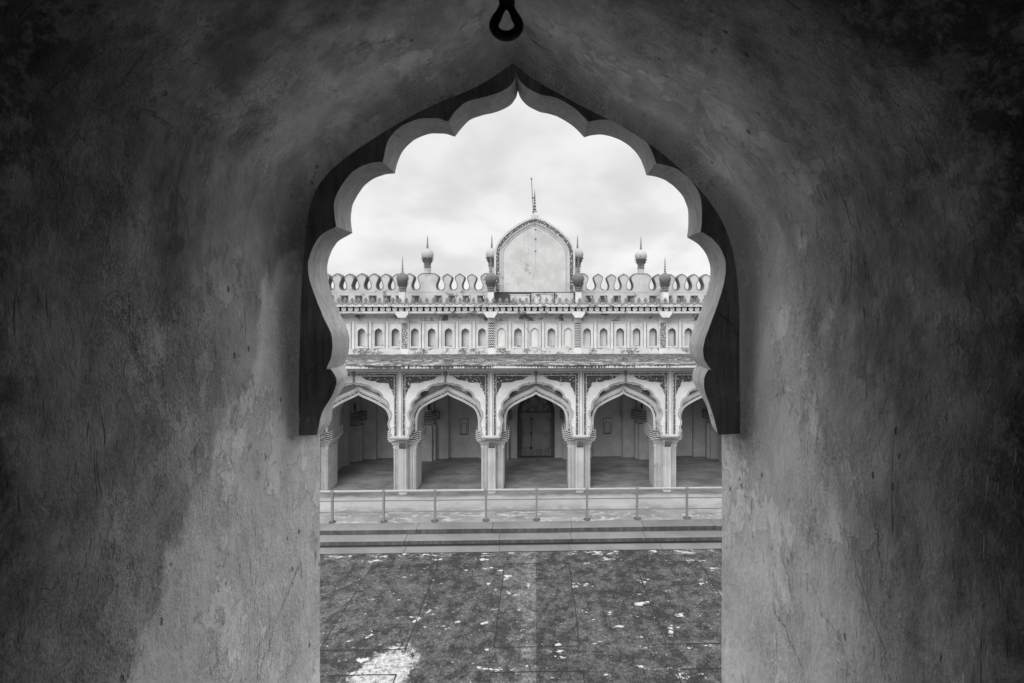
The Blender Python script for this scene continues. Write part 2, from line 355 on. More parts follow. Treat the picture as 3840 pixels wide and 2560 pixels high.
# ------------------------------------------------------------------ mesh helpers
class MB:
    def __init__(s): s.v = []; s.f = []; s.m = []; s.mi = 0
    def add(s, vs, fs):
        b = len(s.v); s.v += [tuple(v) for v in vs]
        for f in fs: s.f.append(tuple(b+i for i in f)); s.m.append(s.mi)
        return s
    def box(s, x0, x1, y0, y1, z0, z1):
        return s.add([(x0,y0,z0),(x1,y0,z0),(x1,y1,z0),(x0,y1,z0),(x0,y0,z1),(x1,y0,z1),(x1,y1,z1),(x0,y1,z1)],
                     [(0,3,2,1),(4,5,6,7),(0,1,5,4),(1,2,6,5),(2,3,7,6),(3,0,4,7)])
    def prism(s, poly, y0, y1, axis='y'):       # poly in (x,z) between y0 and y1, or (x,y) between z
        n = len(poly)
        if axis == 'y': a = [(p[0], y0, p[1]) for p in poly]; b = [(p[0], y1, p[1]) for p in poly]
        elif axis == 'x': a = [(y0, p[0], p[1]) for p in poly]; b = [(y1, p[0], p[1]) for p in poly]
        else: a = [(p[0], p[1], y0) for p in poly]; b = [(p[0], p[1], y1) for p in poly]
        fs = [tuple(range(n)), tuple(range(2*n-1, n-1, -1))]
        fs += [(i, n+i, n+(i+1) % n, (i+1) % n) for i in range(n)]
        return s.add(a+b, fs)
    def grid(s, rows, closed=False):            # rows of equal length
        n = len(rows[0]); vs = [p for r in rows for p in r]; fs = []
        for i in range(len(rows)-1):
            for j in range(n if closed else n-1):
                k = (j+1) % n
                fs.append((i*n+j, i*n+k, (i+1)*n+k, (i+1)*n+j))
        return s.add(vs, fs)
    def lathe(s, cx, cy, prof, n=20, cap=True):
        rows = [[(cx+r*math.cos(2*math.pi*k/n), cy+r*math.sin(2*math.pi*k/n), z) for k in range(n)] for r, z in prof]
        s.grid(rows, True)
        if cap:
            b = len(s.v)-n; s.f.append(tuple(range(b, b+n))); s.m.append(s.mi)
        return s
    def rect(s, x0, x1, y0, y1, prof):          # mitred moulding round a rectangle: (offset, z)
        rows = [[(x0-o, y0-o, z), (x1+o, y0-o, z), (x1+o, y1+o, z), (x0-o, y1+o, z)] for o, z in prof]
        s.grid(rows, True); b = len(s.v)
        s.f.append((b-4, b-3, b-2, b-1)); s.m.append(s.mi)
        a = b-4*len(prof); s.f.append((a+3, a+2, a+1, a)); s.m.append(s.mi)
        return s
    def rseg(s, x0, x1, y0, y1, prof):          # the same without end caps
        return s.grid([[(x0-o, y0-o, z), (x1+o, y0-o, z), (x1+o, y1+o, z), (x0-o, y1+o, z)] for o, z in prof], True)
    def bands(s, x0, x1, y0, y1, zb, zt, nb, gap=.44):
        h = (zt-zb)/nb; s.rect(x0-.0, x1+.0, y0+.0, y1, [(-.04, zb), (-.04, zt)])
        for k in range(nb):
            a = zb+h*k; s.mi = 0
            s.rseg(x0, x1, y0, y1, [(-.002, a+h*gap*.6), (.018, a+h*(gap*.6+.12)), (.023, a+h*.62), (.018, a+h*.80), (.0, a+h*(1-gap*.4))])
            s.mi = 1; s.rseg(x0, x1, y0, y1, [(-.028, a), (-.002, a+h*gap*.6)]); s.rseg(x0, x1, y0, y1, [(0, a+h*(1-gap*.4)), (-.028, a+h)])
        s.mi = 0; return s
    def sweep(s, path, prof, caps=True):        # path in (x,z); prof (offset along normal, y)
        nr = norms(path)
        rows = [[(p[0]+n[0]*o, y, p[1]+n[1]*o) for (o, y) in prof] for p, n in zip(path, nr)]
        s.grid(rows)
        if caps and len(prof) > 2:
            b = len(s.v)-len(prof)*len(path); k = len(prof)
            s.f.append(tuple(range(b, b+k))); s.m.append(s.mi)
            e = len(s.v)-k; s.f.append(tuple(range(e+k-1, e-1, -1))); s.m.append(s.mi)
        return s
    def tube(s, pts, r, n=8, closed=False):
        pts = [Vector(p) for p in pts]; rows = []; L = len(pts)
        for i, p in enumerate(pts):
            a = pts[(i-1) % L] if closed or i > 0 else p; b = pts[(i+1) % L] if closed or i < L-1 else p
            t = (b-a).normalized(); u = t.cross(Vector((0, 1, 0.013)))
            if u.length < .05: u = t.cross(Vector((1, 0, 0)))
            u.normalize(); v = t.cross(u); rr = r[i] if isinstance(r, (list, tuple)) else r
            rows.append([tuple(p+u*math.cos(2*math.pi*k/n)*rr+v*math.sin(2*math.pi*k/n)*rr) for k in range(n)])
        if closed: rows.append(rows[0])
        return s.grid(rows, True)
    def build(s, name, mats, parent=None, angle=35, bevel=0.0):
        off = Vector(parent['_w']) if parent is not None else Vector((0, 0, 0))
        me = bpy.data.meshes.new(name)
        me.from_pydata([(a-off.x, b-off.y, c-off.z) for a, b, c in s.v], [], s.f)
        if not isinstance(mats, (list, tuple)): mats = [mats]
        for m in mats: me.materials.append(m if not isinstance(m, str) else M[m])
        me.polygons.foreach_set('material_index', s.m)
        import bmesh
        bm = bmesh.new(); bm.from_mesh(me); bmesh.ops.recalc_face_normals(bm, faces=bm.faces); bm.to_mesh(me); bm.free()
        if angle: me.shade_smooth(); me.set_sharp_from_angle(angle=R(angle))
        o = bpy.data.objects.new(name, me); C.collection.objects.link(o)
        if parent is not None: o.parent = parent
        o['_w'] = tuple(off)
        return o
def norms(path):
    out = []
    L = len(path)
    for i in range(L):
        a = path[max(i-1, 0)]; b = path[min(i+1, L-1)]; p = path[i]
        d1 = (p[0]-a[0], p[1]-a[1]); d2 = (b[0]-p[0], b[1]-p[1])
        def un(d):
            l = math.hypot(*d)
            return (d[0]/l, d[1]/l) if l > 1e-9 else None
        u1 = un(d1) or un(d2); u2 = un(d2) or un(d1)
        n1 = (-u1[1], u1[0]); n2 = (-u2[1], u2[0])
        m = (n1[0]+n2[0], n1[1]+n2[1]); l = math.hypot(*m)
        if l < 1e-6: out.append(n1); continue
        m = (m[0]/l, m[1]/l); c = max(m[0]*n1[0]+m[1]*n1[1], .55)
        out.append((m[0]/c, m[1]/c))
    return out
def catmull(pts, k=5):
    out = []
    for i in range(len(pts)-1):
        p1, p2 = pts[i], pts[i+1]
        p0 = pts[i-1] if i > 0 else (2*p1[0]-p2[0], 2*p1[1]-p2[1])
        p3 = pts[i+2] if i+2 < len(pts) else (2*p2[0]-p1[0], 2*p2[1]-p1[1])
        for j in range(k):
            t = j/k
            out.append(tuple(.5*(2*p1[a]+(-p0[a]+p2[a])*t+(2*p0[a]-5*p1[a]+4*p2[a]-p3[a])*t*t+(-p0[a]+3*p1[a]-3*p2[a]+p3[a])*t**3) for a in (0, 1)))
    out.append(tuple(pts[-1])); return out
def resample(pts, step):
    out = [pts[0]]; acc = 0
    for a, b in zip(pts, pts[1:]):
        l = math.hypot(b[0]-a[0], b[1]-a[1]); 
        while acc+l >= step:
            t = (step-acc)/l; a = (a[0]+(b[0]-a[0])*t, a[1]+(b[1]-a[1])*t); out.append(a); l = math.hypot(b[0]-a[0], b[1]-a[1]); acc = 0
            if l < 1e-9: break
        acc += l
    out.append(pts[-1]); return out
def tag(o, label=None, cat=None, kind=None, group=None):
    if label: o['label'] = label
    if cat: o['category'] = cat
    if kind: o['kind'] = kind
    if group: o['group'] = group
    return o
def thing(name, loc, label, cat):
    o = bpy.data.objects.new(name, None); o.location = loc; o.empty_display_size = .2
    C.collection.objects.link(o); o['_w'] = tuple(loc); return tag(o, label, cat)
def dup(src, dx=0, dy=0, dz=0, parent=None):   # copy of a part with its sub-parts
    o = src.copy(); C.collection.objects.link(o)
    if parent is not None: o.parent = parent
    o.location = Vector(src.location)+Vector((dx, dy, dz))
    for ch in list(src.children):
        c = ch.copy(); C.collection.objects.link(c); c.parent = o
    return o

# ------------------------------------------------------------------ the setting: court, terrace
g = MB(); g.add([(-600, -600, 0), (600, -600, 0), (600, 1200, 0), (-600, 1200, 0)], [(0, 1, 2, 3)])
tag(g.build('ground', 'court', angle=0), kind='structure')
j = MB()
def jl(x0, y0, x1, y1, wd=.017):
    n = max(2, int(math.hypot(x1-x0, y1-y0)/.16)); dx, dy = x1-x0, y1-y0; l = math.hypot(dx, dy); nx, ny = -dy/l, dx/l
    rows = []
    for i in range(n+1):
        t = i/n; q = noise.noise(Vector((x0+dx*t, y0+dy*t, 3))*1.7)*.012; ww = wd*(.6+.8*abs(noise.noise(Vector((x0+dx*t, y0+dy*t, 9))*3)))
        cx, cy = x0+dx*t+nx*q, y0+dy*t+ny*q
        rows.append([(cx-nx*ww, cy-ny*ww, .004), (cx+nx*ww, cy+ny*ww, .004)])
    j.grid(rows)
for cx in (-7.5, -3.74, .02, 3.78, 7.5):
    for y0, y1 in ((9.89, 13.09), (6.0, 9.21), (2.1, 5.3)):
        a, b = cx-.93, cx+.93
        jl(a, y1, b, y1); jl(a, y0, b, y0); jl(a, y0, a, y1); jl(b, y0, b, y1)
jl(.01, 13.09, .01, 12.2, .007)
tag(j.build('paving_joints', 'joint', angle=0), kind='structure')

t = MB(); t.box(-40, 40, 14.88, 17.62, 0, .378)
t.add([(-40, 17.62, .378), (40, 17.62, .378), (40, 26, .378), (-40, 26, .378)], [(0, 1, 2, 3)])
tag(t.build('terrace', 'terrace', angle=0), kind='structure')
st = thing('stone_steps', (0, 13.7, 0), 'long grey granite steps with dark risers between the railing and the mottled court paving', 'steps')
for (y0, y1, z0, z1, seed, ov) in ((13.72, 14.06, -.1, .03, 3, 0), (14.03, 14.47, .10, .22, 5, .0), (14.43, 14.90, .23, .372, 9, 0)):
    rnd = random.Random(seed); b = MB(); x = -24+rnd.random()*2
    while x < 24:
        L = 2.1+rnd.random()*1.0; dz = rnd.uniform(-.006, .004); dy = rnd.uniform(-.010, .010); c = .008
        xa, xb = x+.006, x+L-.006; ya = y0+dy
        poly = [(ya, z0), (ya, z1+dz-c), (ya+c, z1+dz), (y1, z1+dz), (y1, z0)]
        b.prism(poly, xa, xb, 'x'); x += L
    b.build('step', 'stone', st, 0)
    rb = MB()
    if z0 > 0: rb.box(-24, 24, y0+.06, y1, max(z0-.13, -.02), z0+.002); rb.build('riser_shade_strip', 'dark', st, 0)  # black strip painted in for the shadow gap under the tread

# ------------------------------------------------------------------ railing
rl = thing('metal_railing', (0, 14.95, .378), 'grey steel railing with thin horizontal bars along the terrace edge', 'railing')
RY = 14.95; z0 = .378
b = MB(); xs = [1.66*k+.02 for k in range(-8, 9)]
b.box(xs[0]-.04, xs[-1]+.04, RY-.03, RY+.03, 1.372, 1.402); b.build('top_rail', 'railtop', rl, 0)
b = MB(); b.box(xs[0]-.04, xs[-1]+.04, RY-.026, RY+.026, 1.338, 1.372); b.build('rail_channel', 'rail', rl, 0)
for zb in (1.06, .697):
    b = MB(); b.box(xs[0], xs[-1], RY-.012, RY+.012, zb-.014, zb+.014); b.build('mid_rail', 'rail', rl, 0)
b = MB(); x0 = xs[0]
b.box(x0-.032, x0+.032, RY-.035, RY+.035, z0, 1.345); b.box(x0-.045, x0+.045, RY-.045, RY+.045, 1.345, 1.412)
post = b.build('post', 'rail', rl, 0)
for i, xx in enumerate(xs):
    rnd = random.Random(i); mnd = MB(); rows = []
    for (rr, zq) in ((.125, 0), (.11, .03), (.07, .022), (.045, .055), (.02, .05)):
        rows.append([(xx+rr*(1+.35*noise.noise(Vector((math.cos(a*.524)*1.5+i*3, math.sin(a*.524)*1.5, rr))))*math.cos(a*.524), RY+rr*.8*math.sin(a*.524), z0+zq*(.7+.6*rnd.random())) for a in range(12)])
    mnd.grid(rows, True); mnd.build('mortar_collar', 'mortar', rl, 60)
    if i: dup(post, xx-x0, parent=rl)

# ------------------------------------------------------------------ the arcaded hall
BAY = 3.32; XU = -.05
H = thing('arcaded_hall', (0, 17.4, .378), 'white plastered hall with cusped arcade, row of arched niches, crenellated parapet and arched gable', 'building')
piers_x = [BAY*(k-2.5) for k in range(6)]
bays_x = [BAY*k for k in (-2, -1, 0, 1, 2)]

# piers with sub-parts ------------------------------------------------
def make_pier(px):
    b = MB()
    pl = [(-.423, 17.42), (-.40, 17.39), (-.33, 17.39), (-.325, 17.405), (-.30, 17.405), (-.295, 17.375), (-.20, 17.375), (-.195, 17.41), (-.15, 17.41)]
    full = [(x, y) for x, y in pl] + [(-x, y) for x, y in reversed(pl)]
    full = full + [(.423, 18.25), (.38, 18.27), (-.38, 18.27), (-.423, 18.25)]
    b.prism([(px+x, y) for x, y in full], .378, 2.1, 'z')
    for sx in (-1, 1): # vertical reeds on the faces
        for xx in (.225, .27, .345, .375): b.box(px+sx*xx-.009, px+sx*xx+.009, 17.345, 17.40, .40, 2.0)
    p = b.build('pier', 'pier', H, 30)
    # fluted half shaft
    s = MB(); n = 6; pts = [(-.145, 17.40), (-.145, 17.16)]
    for k in range(n):
        xa = -.14+.28*k/n; xb = -.14+.28*(k+1)/n; yy = 17.08+.05*abs((k-(n-1)/2)/(n/2))**2
        pts += [(xa+.002, yy), (xb-.020, yy), (xb-.018, yy+.06), (xb-.002, yy+.06)]
    pts += [(.145, 17.16), (.145, 17.40)]
    s.prism([(px+x, y) for x, y in pts], .379, 2.04, 'z')
    s.build('fluted_shaft', 'arch', p, 0); 
    # leaf capital of the shaft, abacus and corbel shelf
    c = MB(); c.rect(px-.12, px+.12, 17.12, 17.36, [(.005, 2.03), (.02, 2.05), (.005, 2.07), (.012, 2.10), (.02, 2.22), (.045, 2.33), (.05, 2.36), (.01, 2.38), (.01, 2.44), (.05, 2.46), (.08, 2.53), (.11, 2.565)])
    c.build('shaft_capital', 'pier', p, 50)
    lf = MB(); lf.mi = 1; lf.box(px-.115, px+.115, 17.085, 17.12, 2.09, 2.35); lf.mi = 0
    for k in range(5):
        xx = px-.11+.055*k
        for (za, zb, yo, w_) in ((2.10, 2.24, 17.055, .018), (2.20, 2.36, 17.02, .022)):
            xo = xx+(.027 if za > 2.15 else 0)
            if abs(xo-px) > .14: continue
            lf.add([(xo-.006, yo+.04, za), (xo+.006, yo+.04, za), (xo+w_, yo+.005, (za+zb)/2), (xo+w_*.6, yo-.02, zb), (xo-w_*.6, yo-.02, zb), (xo-w_, yo+.005, (za+zb)/2), (xo, yo-.008, (za+zb)/2)],
                   [(0, 1, 6), (1, 2, 6), (2, 3, 6), (3, 4, 6), (4, 5, 6), (5, 0, 6)])
    lf.build('carved_leaves', ['mould', 'line'], p, 0)
    # banded capital, three stepped blocks
    cp = MB(); zt, zb = 2.70, 2.33; nb = 5; h = (zt-zb)/nb
    prof = []
    for k in range(nb):
        a = zb+h*k; prof.append([(-.045, a+h*.36), (.0, a+h*.40), (.018, a+h*.66), (.0, a+h*.92), (-.045, a+h*.98)])
    cav = [(-.20, 2.01), (-.155, 2.015), (-.155, 2.05), (-.18, 2.06), (-.175, 2.10), (-.13, 2.16), (-.10, 2.24), (-.03, 2.29), (-.03, 2.325)]
    for (hw, ya) in ((.44, 17.17), (.53, 17.245), (.61, 17.33)):
        cp.bands(px-hw, px+hw, ya, 18.45-(ya-17.17), zb, zt, nb)
    cp.rect(px-.61, px+.61, 17.25, 18.38, cav)
    cp.build('banded_capital', ['pier', 'line'], p, 20)
    sh = MB(); pl = [(-.34, 16.93), (-.34, 16.86)]
    for k in range(13):
        a = -1+2*k/12; pl.append((a*.345, 16.73-.055*(1-a*a)-.0))
    pl += [(.34, 16.86), (.34, 16.93)]
    for (zz0, zz1, o) in ((2.565, 2.585, .97), (2.585, 2.62, 1.0), (2.62, 2.64, .985)):
        sh.prism([(px+x*o, y+(1-o)*.6) for x, y in pl], zz0, zz1-.001, 'z')
    for k in range(26):
        a = -.98+1.96*k/25; sh.box(px+a*.345-.006, px+a*.345+.006, 16.722-.055*(1-a*a), 16.74, 2.588, 2.616)
    # solid bracket under the overhanging facing
    sh.prism([(px-.30, 16.80), (px+.30, 16.80), (px+.40, 17.2), (px-.40, 17.2)], 2.50, 2.566, 'z')
    sh.build('corbel_shelf', 'pier', p, 0)
    return p
p0 = make_pier(piers_x[0])
for q in piers_x[1:]: dup(p0, q-piers_x[0], parent=H)

# bay arches -----------------------------------------------------------
K = .0020677
def cz(x, y): return ((x-28)*K, 5.1998-K*y)
segs = [[(28, 288), (45, 305), (85, 320), (130, 321), (146, 320)], [(146, 320), (150, 342)],
        [(150, 342), (190, 337), (240, 342), (290, 360), (325, 390), (350, 432)],
        [(350, 432), (400, 432), (450, 450), (485, 480), (510, 520), (523, 575)],
        [(523, 575), (560, 590), (595, 620), (618, 660), (628, 710), (623, 765)],
        [(623, 765), (655, 790), (672, 830), (673, 880), (655, 925), (635, 970), (628, 1010), (635, 1060), (655, 1112)],
        [(655, 1112), (643, 1140), (650, 1180), (668, 1210), (675, 1240)]]
half = []
for s_ in segs:
    pts = catmull([cz(*p) for p in s_], 4)
    half += pts if not half else pts[1:]
half = [(x*.99, z) for x, z in half]; half[0] = (0, half[0][1])
outer = [(-x, z) for x, z in reversed(half)] + half[1:]       # left bottom -> apex -> right bottom
ih = catmull([(0, 4.086), (.116, 4.013), (.326, 3.918), (.537, 3.823), (.747, 3.708), (.916, 3.602), (1.021, 3.497), (1.084, 3.371), (1.126, 3.223), (1.137, 3.055), (1.143, 2.9), (1.143, 2.70)], 4)
inner = [(-x, z) for x, z in reversed(ih)] + ih[1:]
# boss with a ring of petals
def make_arch(cx):
    S = lambda pts: [(cx+x, z) for x, z in pts]
    hb = BAY/2
    b = MB()
    b.prism(S(inner)+[(cx+hb-.001, 2.70), (cx+hb-.001, 5.19), (cx-hb+.001, 5.19), (cx-hb+.001, 2.70)], 17.20, 18.25)
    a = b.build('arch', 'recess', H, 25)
    m = MB(); SI = S(inner)
    for (o0, o1, y) in ((.0, .035, 17.165), (.045, .08, 17.175), (.135, .165, 17.165), (.18, .275, 17.150), (.285, .31, 17.17)):
        m.sweep(SI, [(o0, 17.21), (o0, y+.008), (o0+.008, y), (o1-.008, y), (o1, y+.008), (o1, 17.21)])
    m.build('arch_moulding', 'arch', a, 25)
    m = MB(); m.sweep(SI, [(.08, 17.21), (.08, 17.185), (.135, 17.185), (.135, 17.21)]); m.build('carved_band', 'border', a, 25)
    m = MB(); m.sweep(SI, [(.31, 17.21), (.31, 17.192), (.33, 17.192), (.33, 17.21)]); m.build('groove_line', 'line', a, 25)
    # cusped facing
    b = MB(); b.prism(S(outer)+[(cx+hb-.001, 2.636), (cx+hb-.001, 5.19), (cx-hb+.001, 5.19), (cx-hb+.001, 2.636)], 16.757, 17.202)
    b.build('cusped_facing', 'arch', a, 25)
    tr = MB(); SO = S(outer)
    tr.sweep(SO, [(0, 16.758), (0, 16.735), (.004, 16.728), (.016, 16.728), (.018, 16.758)])
    tr.sweep(SO, [(.060, 16.758), (.060, 16.742), (.068, 16.742), (.068, 16.758)])
    tr.build('cusp_edging', 'trim', a, 25)
    bd = MB(); rs = resample(SO, .017); nr = norms(rs); rows = []
    for i_, (p, n) in enumerate(zip(rs, nr)):
        l = math.hypot(*n); n = (n[0]/l, n[1]/l); y_ = 16.734 if (i_//1) % 2 else 16.7505
        rows.append([(p[0]+n[0]*.023, 16.757, p[1]+n[1]*.023), (p[0]+n[0]*.025, y_, p[1]+n[1]*.025), (p[0]+n[0]*.053, y_, p[1]+n[1]*.053), (p[0]+n[0]*.055, 16.757, p[1]+n[1]*.055)])
    bd.grid(rows)
    bd.build('bead_trim', 'bead', a, 0)
    bk = MB(); bk.sweep(SO, [(.018, 16.758), (.018, 16.751), (.060, 16.751), (.060, 16.758)]); bk.build('trim_ground', 'tground', a, 0)
    rf = MB(); bo = MB(); ln = MB(); rp = MB()
    blob = [(165, 175), (732, 175), (735, 525), (718, 495), (702, 440), (678, 402), (645, 365), (640, 300), (560, 292), (480, 285), (400, 265), (330, 255), (260, 235), (200, 205)]
    rnd = random.Random(3)
    dense = []
    for i in range(len(blob)):
        p, q = blob[i], blob[(i+1) % len(blob)]; n_ = max(1, int(math.hypot(q[0]-p[0], q[1]-p[1])/22))
        for k_ in range(n_):
            t_ = k_/n_; jx = jy = 0
            if i > 1: jx, jy = rnd.uniform(-6, 6), rnd.uniform(-6, 6)
            dense.append((p[0]+(q[0]-p[0])*t_+jx, p[1]+(q[1]-p[1])*t_+jy))
    for sx in (-1, 1):
        rf.prism([(cx+sx*cz(*p)[0], cz(*p)[1]) for p in dense], 16.742, 16.758)
        x1 = cz(742, 0)[0]; x2 = cz(776, 0)[0]
        bo.prism([(cx+sx*x1, 2.66), (cx+sx*x2, 2.66), (cx+sx*x2, cz(0, 128)[1]), (cx+sx*.13, cz(0, 128)[1]), (cx+sx*.13, cz(0, 158)[1]), (cx+sx*x1, cz(0, 158)[1])], 16.744, 16.758)
        for (xx, zt) in ((797, 108), ):
            xa = cz(xx, 0)[0]
            ln.prism([(cx+sx*xa, 2.66), (cx+sx*(xa+.014), 2.66), (cx+sx*(xa+.014), cz(0, zt-7)[1]), (cx+sx*.11, cz(0, zt-7)[1]), (cx+sx*.11, cz(0, zt)[1]), (cx+sx*xa, cz(0, zt)[1])], 16.752, 16.7585)
        for (xx, ww) in ((786, .012), (736, .010)):
            xa = cz(xx, 0)[0]; zt = 5.1998-K*(118 if xx > 760 else 166)
            rp.prism([(cx+sx*xa, 2.66), (cx+sx*(xa-ww), 2.66), (cx+sx*(xa-ww), zt-ww), (cx+sx*.12, zt-ww), (cx+sx*.12, zt), (cx+sx*xa, zt)], 16.738, 16.7584)
        # spiral bud near the lower lobe
        q = cz(700, 1070); rp.lathe(cx+sx*q[0], 16.745, [(.001, q[1]+.03), (.03, q[1]+.015), (.034, q[1]), (.028, q[1]-.02), (.001, q[1]-.032)], 10)
    rf.build('carved_relief', 'relief', a, 0); bo.build('carved_border', 'border', a, 0); ln.build('groove_line', 'line', a, 0); rp.build('frame_fillet', 'trim', a, 30)
    bs = MB(); zc_ = cz(0, 128)[1]
    prof = [(.001, -.05), (.03, -.048), (.035, -.035), (.06, -.045), (.085, -.03), (.092, -.005), (.09, .0)]
    rows = [[(cx+r*(1+.10*math.cos(8*u*math.pi/12))*math.cos(u*math.pi/12), 16.75+y, zc_+r*(1+.10*math.cos(8*u*math.pi/12))*math.sin(u*math.pi/12)) for u in range(24)] for r, y in prof]
    bs.grid(rows, True)
    zb_ = cz(0, 285)[1]
    bs.prism([(cx-.045, zc_-.085), (cx+.045, zc_-.085), (cx+.02, zc_-.13), (cx+.025, zc_-.18), (cx+.035, zc_-.22), (cx+.012, zb_+.02), (cx, zb_), (cx-.012, zb_+.02), (cx-.035, zc_-.22), (cx-.025, zc_-.18), (cx-.02, zc_-.13)], 16.72, 16.757)
    bs.build('flower_boss', 'mould', a, 30)
    for sx in (-1, 1):
        qx, qz = cx+sx*.895, 4.15
        r_ = MB()
        for (ra, rb_, y) in ((.178, .164, 17.18), (.140, .120, 17.18), (.095, .055, 17.18)):
            rows = [[(qx+r*math.cos(u*math.pi/14), yy, qz+r*math.sin(u*math.pi/14)) for u in range(28)] for r, yy in ((ra, 17.2), (ra, y), (rb_, y), (rb_, 17.2))]
            r_.grid(rows, True)
        r_.lathe(qx, 17.195, [(.001, qz+.035), (.03, qz+.02), (.036, qz), (.03, qz-.02), (.001, qz-.035)], 12)
        r_.build('roundel', 'line', a, 20)
    return a
a0 = make_arch(bays_x[0])
for q in bays_x[1:]: dup(a0, q-bays_x[0], parent=H)

# moulding under the eave, eave itself ----------------------------------
XL = 12.2
b = MB(); b.box(-XL, XL, 16.70, 16.757, 5.075, 5.13); b.box(-XL, XL, 16.73, 16.757, 5.04, 5.073); b.build('frieze_moulding', 'arch', H, 0)
b = MB()
prof = [(17.60, 5.56), (17.45, 5.555), (16.62, 5.45), (16.61, 5.415), (15.95, 5.375), (15.90, 5.352), (15.90, 5.33)]
n = 160; rows = []
for i in range(n+1):
    x = -XL+2*XL*i/n
    rows.append([(x, y+.010*noise.noise(Vector((x*2.1, y*2, z))), z+.009*noise.noise(Vector((x*3, y*3, 7)))) for y, z in prof])
b.grid(rows); b.build('eave_top', 'eave', H, 40)
b = MB(); b.prism([(15.915, 5.335), (15.915, 5.24), (15.95, 5.225), (16.757, 5.192), (17.6, 5.192), (17.6, 5.335)], -XL, XL, 'x'); b.build('eave_fascia', 'fascia', H, 0)

# upper storey -----------------------------------------------------------
b = MB(); b.box(-XL, XL, 17.97, 25.5, 5.2, 7.30); b.box(-XL, XL, 18.255, 25.5, 4.95, 5.2); b.build('upper_block', 'wall', H, 0)
b = MB(); b.box(-XL, XL, 17.56, 17.96, 5.50, 5.774); b.build('plinth_band', 'plinth', H, 0)
upil = [XU+BAY*(k-3.5) for k in range(8)]
def make_niche(cx, deep, nm='niche'):
    b = MB(); hw = .3225; e_ = .268; z0_, z1_ = 5.776, 6.80; nh = .150; zs = 5.845; zsp = 6.345; za = 6.52
    arc = [(nh, zs), (nh, zsp), (nh*.97, zsp+.05), (nh*.80, zsp+.10), (nh*.5, zsp+.135), (nh*.22, zsp+.155), (0, za)]
    y0_, y1_ = 17.615, 17.85 if deep else 17.66
    for sx in (-1, 1):
        poly = [(cx, z0_), (cx+sx*hw, z0_), (cx+sx*hw, z1_), (cx, z1_)] + [(cx+sx*x, z) for x, z in reversed(arc)] + [(cx, zs)]
        b.prism(poly, y0_, 17.965)
    if not deep: b.box(cx-nh, cx+nh, 17.665, 17.96, zs, za)
    else: b.box(cx-nh, cx+nh, 17.86, 17.964, zs, za)
    o = b.build(nm, 'wall', H, 20)
    if deep:
        rv = MB(); pth = [(cx-x, z) for x, z in arc] + [(cx+x, z) for x, z in reversed(arc[:-1])]
        rv.sweep(pth, [(-.003, 17.618), (-.003, 17.848)], False); rv.build('shaded_reveal', 'reveal', o, 30)
    if not deep:
        rv = MB(); pth = [(cx-x, z) for x, z in arc] + [(cx+x, z) for x, z in reversed(arc[:-1])]
        rv.sweep(pth, [(-.002, 17.617), (-.002, 17.66)], False); rv.sweep(pth, [(.0, 17.612), (.014, 17.612)], False); rv.build('shaded_reveal', 'reveal', o, 30)
    f = MB()
    for (e, wd, pr) in ((.245, .026, .022), (.205, .012, .012)):
        f.prism([(cx-e, z0_), (cx-e, 6.745+(e-.245)), (cx+e, 6.745+(e-.245)), (cx+e, z0_), (cx+e-wd, z0_), (cx+e-wd, 6.745+(e-.245)-wd), (cx-e+wd, 6.745+(e-.245)-wd), (cx-e+wd, z0_)], 17.615-pr, 17.6155)
    f.box(cx-nh-.01, cx+nh+.01, 17.58, 17.63, zs-.045, zs-.012)
    f.build('niche_frame', 'wall', o, 0)
    l = MB(); e = .266
    l.prism([(cx-e, z0_), (cx-e, 6.756), (cx+e, 6.756), (cx+e, z0_), (cx+e-.018, z0_), (cx+e-.018, 6.738), (cx-e+.018, 6.738), (cx-e+.018, z0_)], 17.606, 17.6156)
    l.build('frame_groove', 'line', o, 0)
    s_ = MB(); s_.box(cx-nh+.003, cx+nh-.003, 17.60, y1_, zs-.01, zs+.018); s_.build('sill', 'weather', o, 0)
    return o
nd = make_niche(0, True); ns = make_niche(0, False, 'blind_niche'); first = {True: nd, False: ns}; used = {True: False, False: False}
for k in range(-3, 4):
    for q in range(-2, 3):
        deep = not (k == 0 and q in (-2, 0, 2)); x = XU+BAY*k+q*.645
        if not used[deep]:
            first[deep].location.x += x; used[deep] = True
        else:
            s0 = first[deep]; dup(s0, x-(s0.location.x-0), parent=H)
b = MB(); b.box(-XL, -11.62, 17.615, 17.96, 5.776, 6.80); b.box(11.55, XL, 17.615, 17.96, 5.776, 6.80); b.build('end_panel', 'wall', H, 0)
b = MB(); b.prism([(17.96, 6.80), (17.585, 6.80), (17.585, 6.885), (17.565, 6.895), (17.565, 6.925), (17.55, 6.935), (17.53, 6.98), (17.46, 7.04), (17.33, 7.075), (17.20, 7.085), (17.19, 7.10), (17.19, 7.155), (17.22, 7.172), (17.96, 7.172)], -XL, XL, 'x')
b.build('cornice', 'weather', H, 30)
pils = []
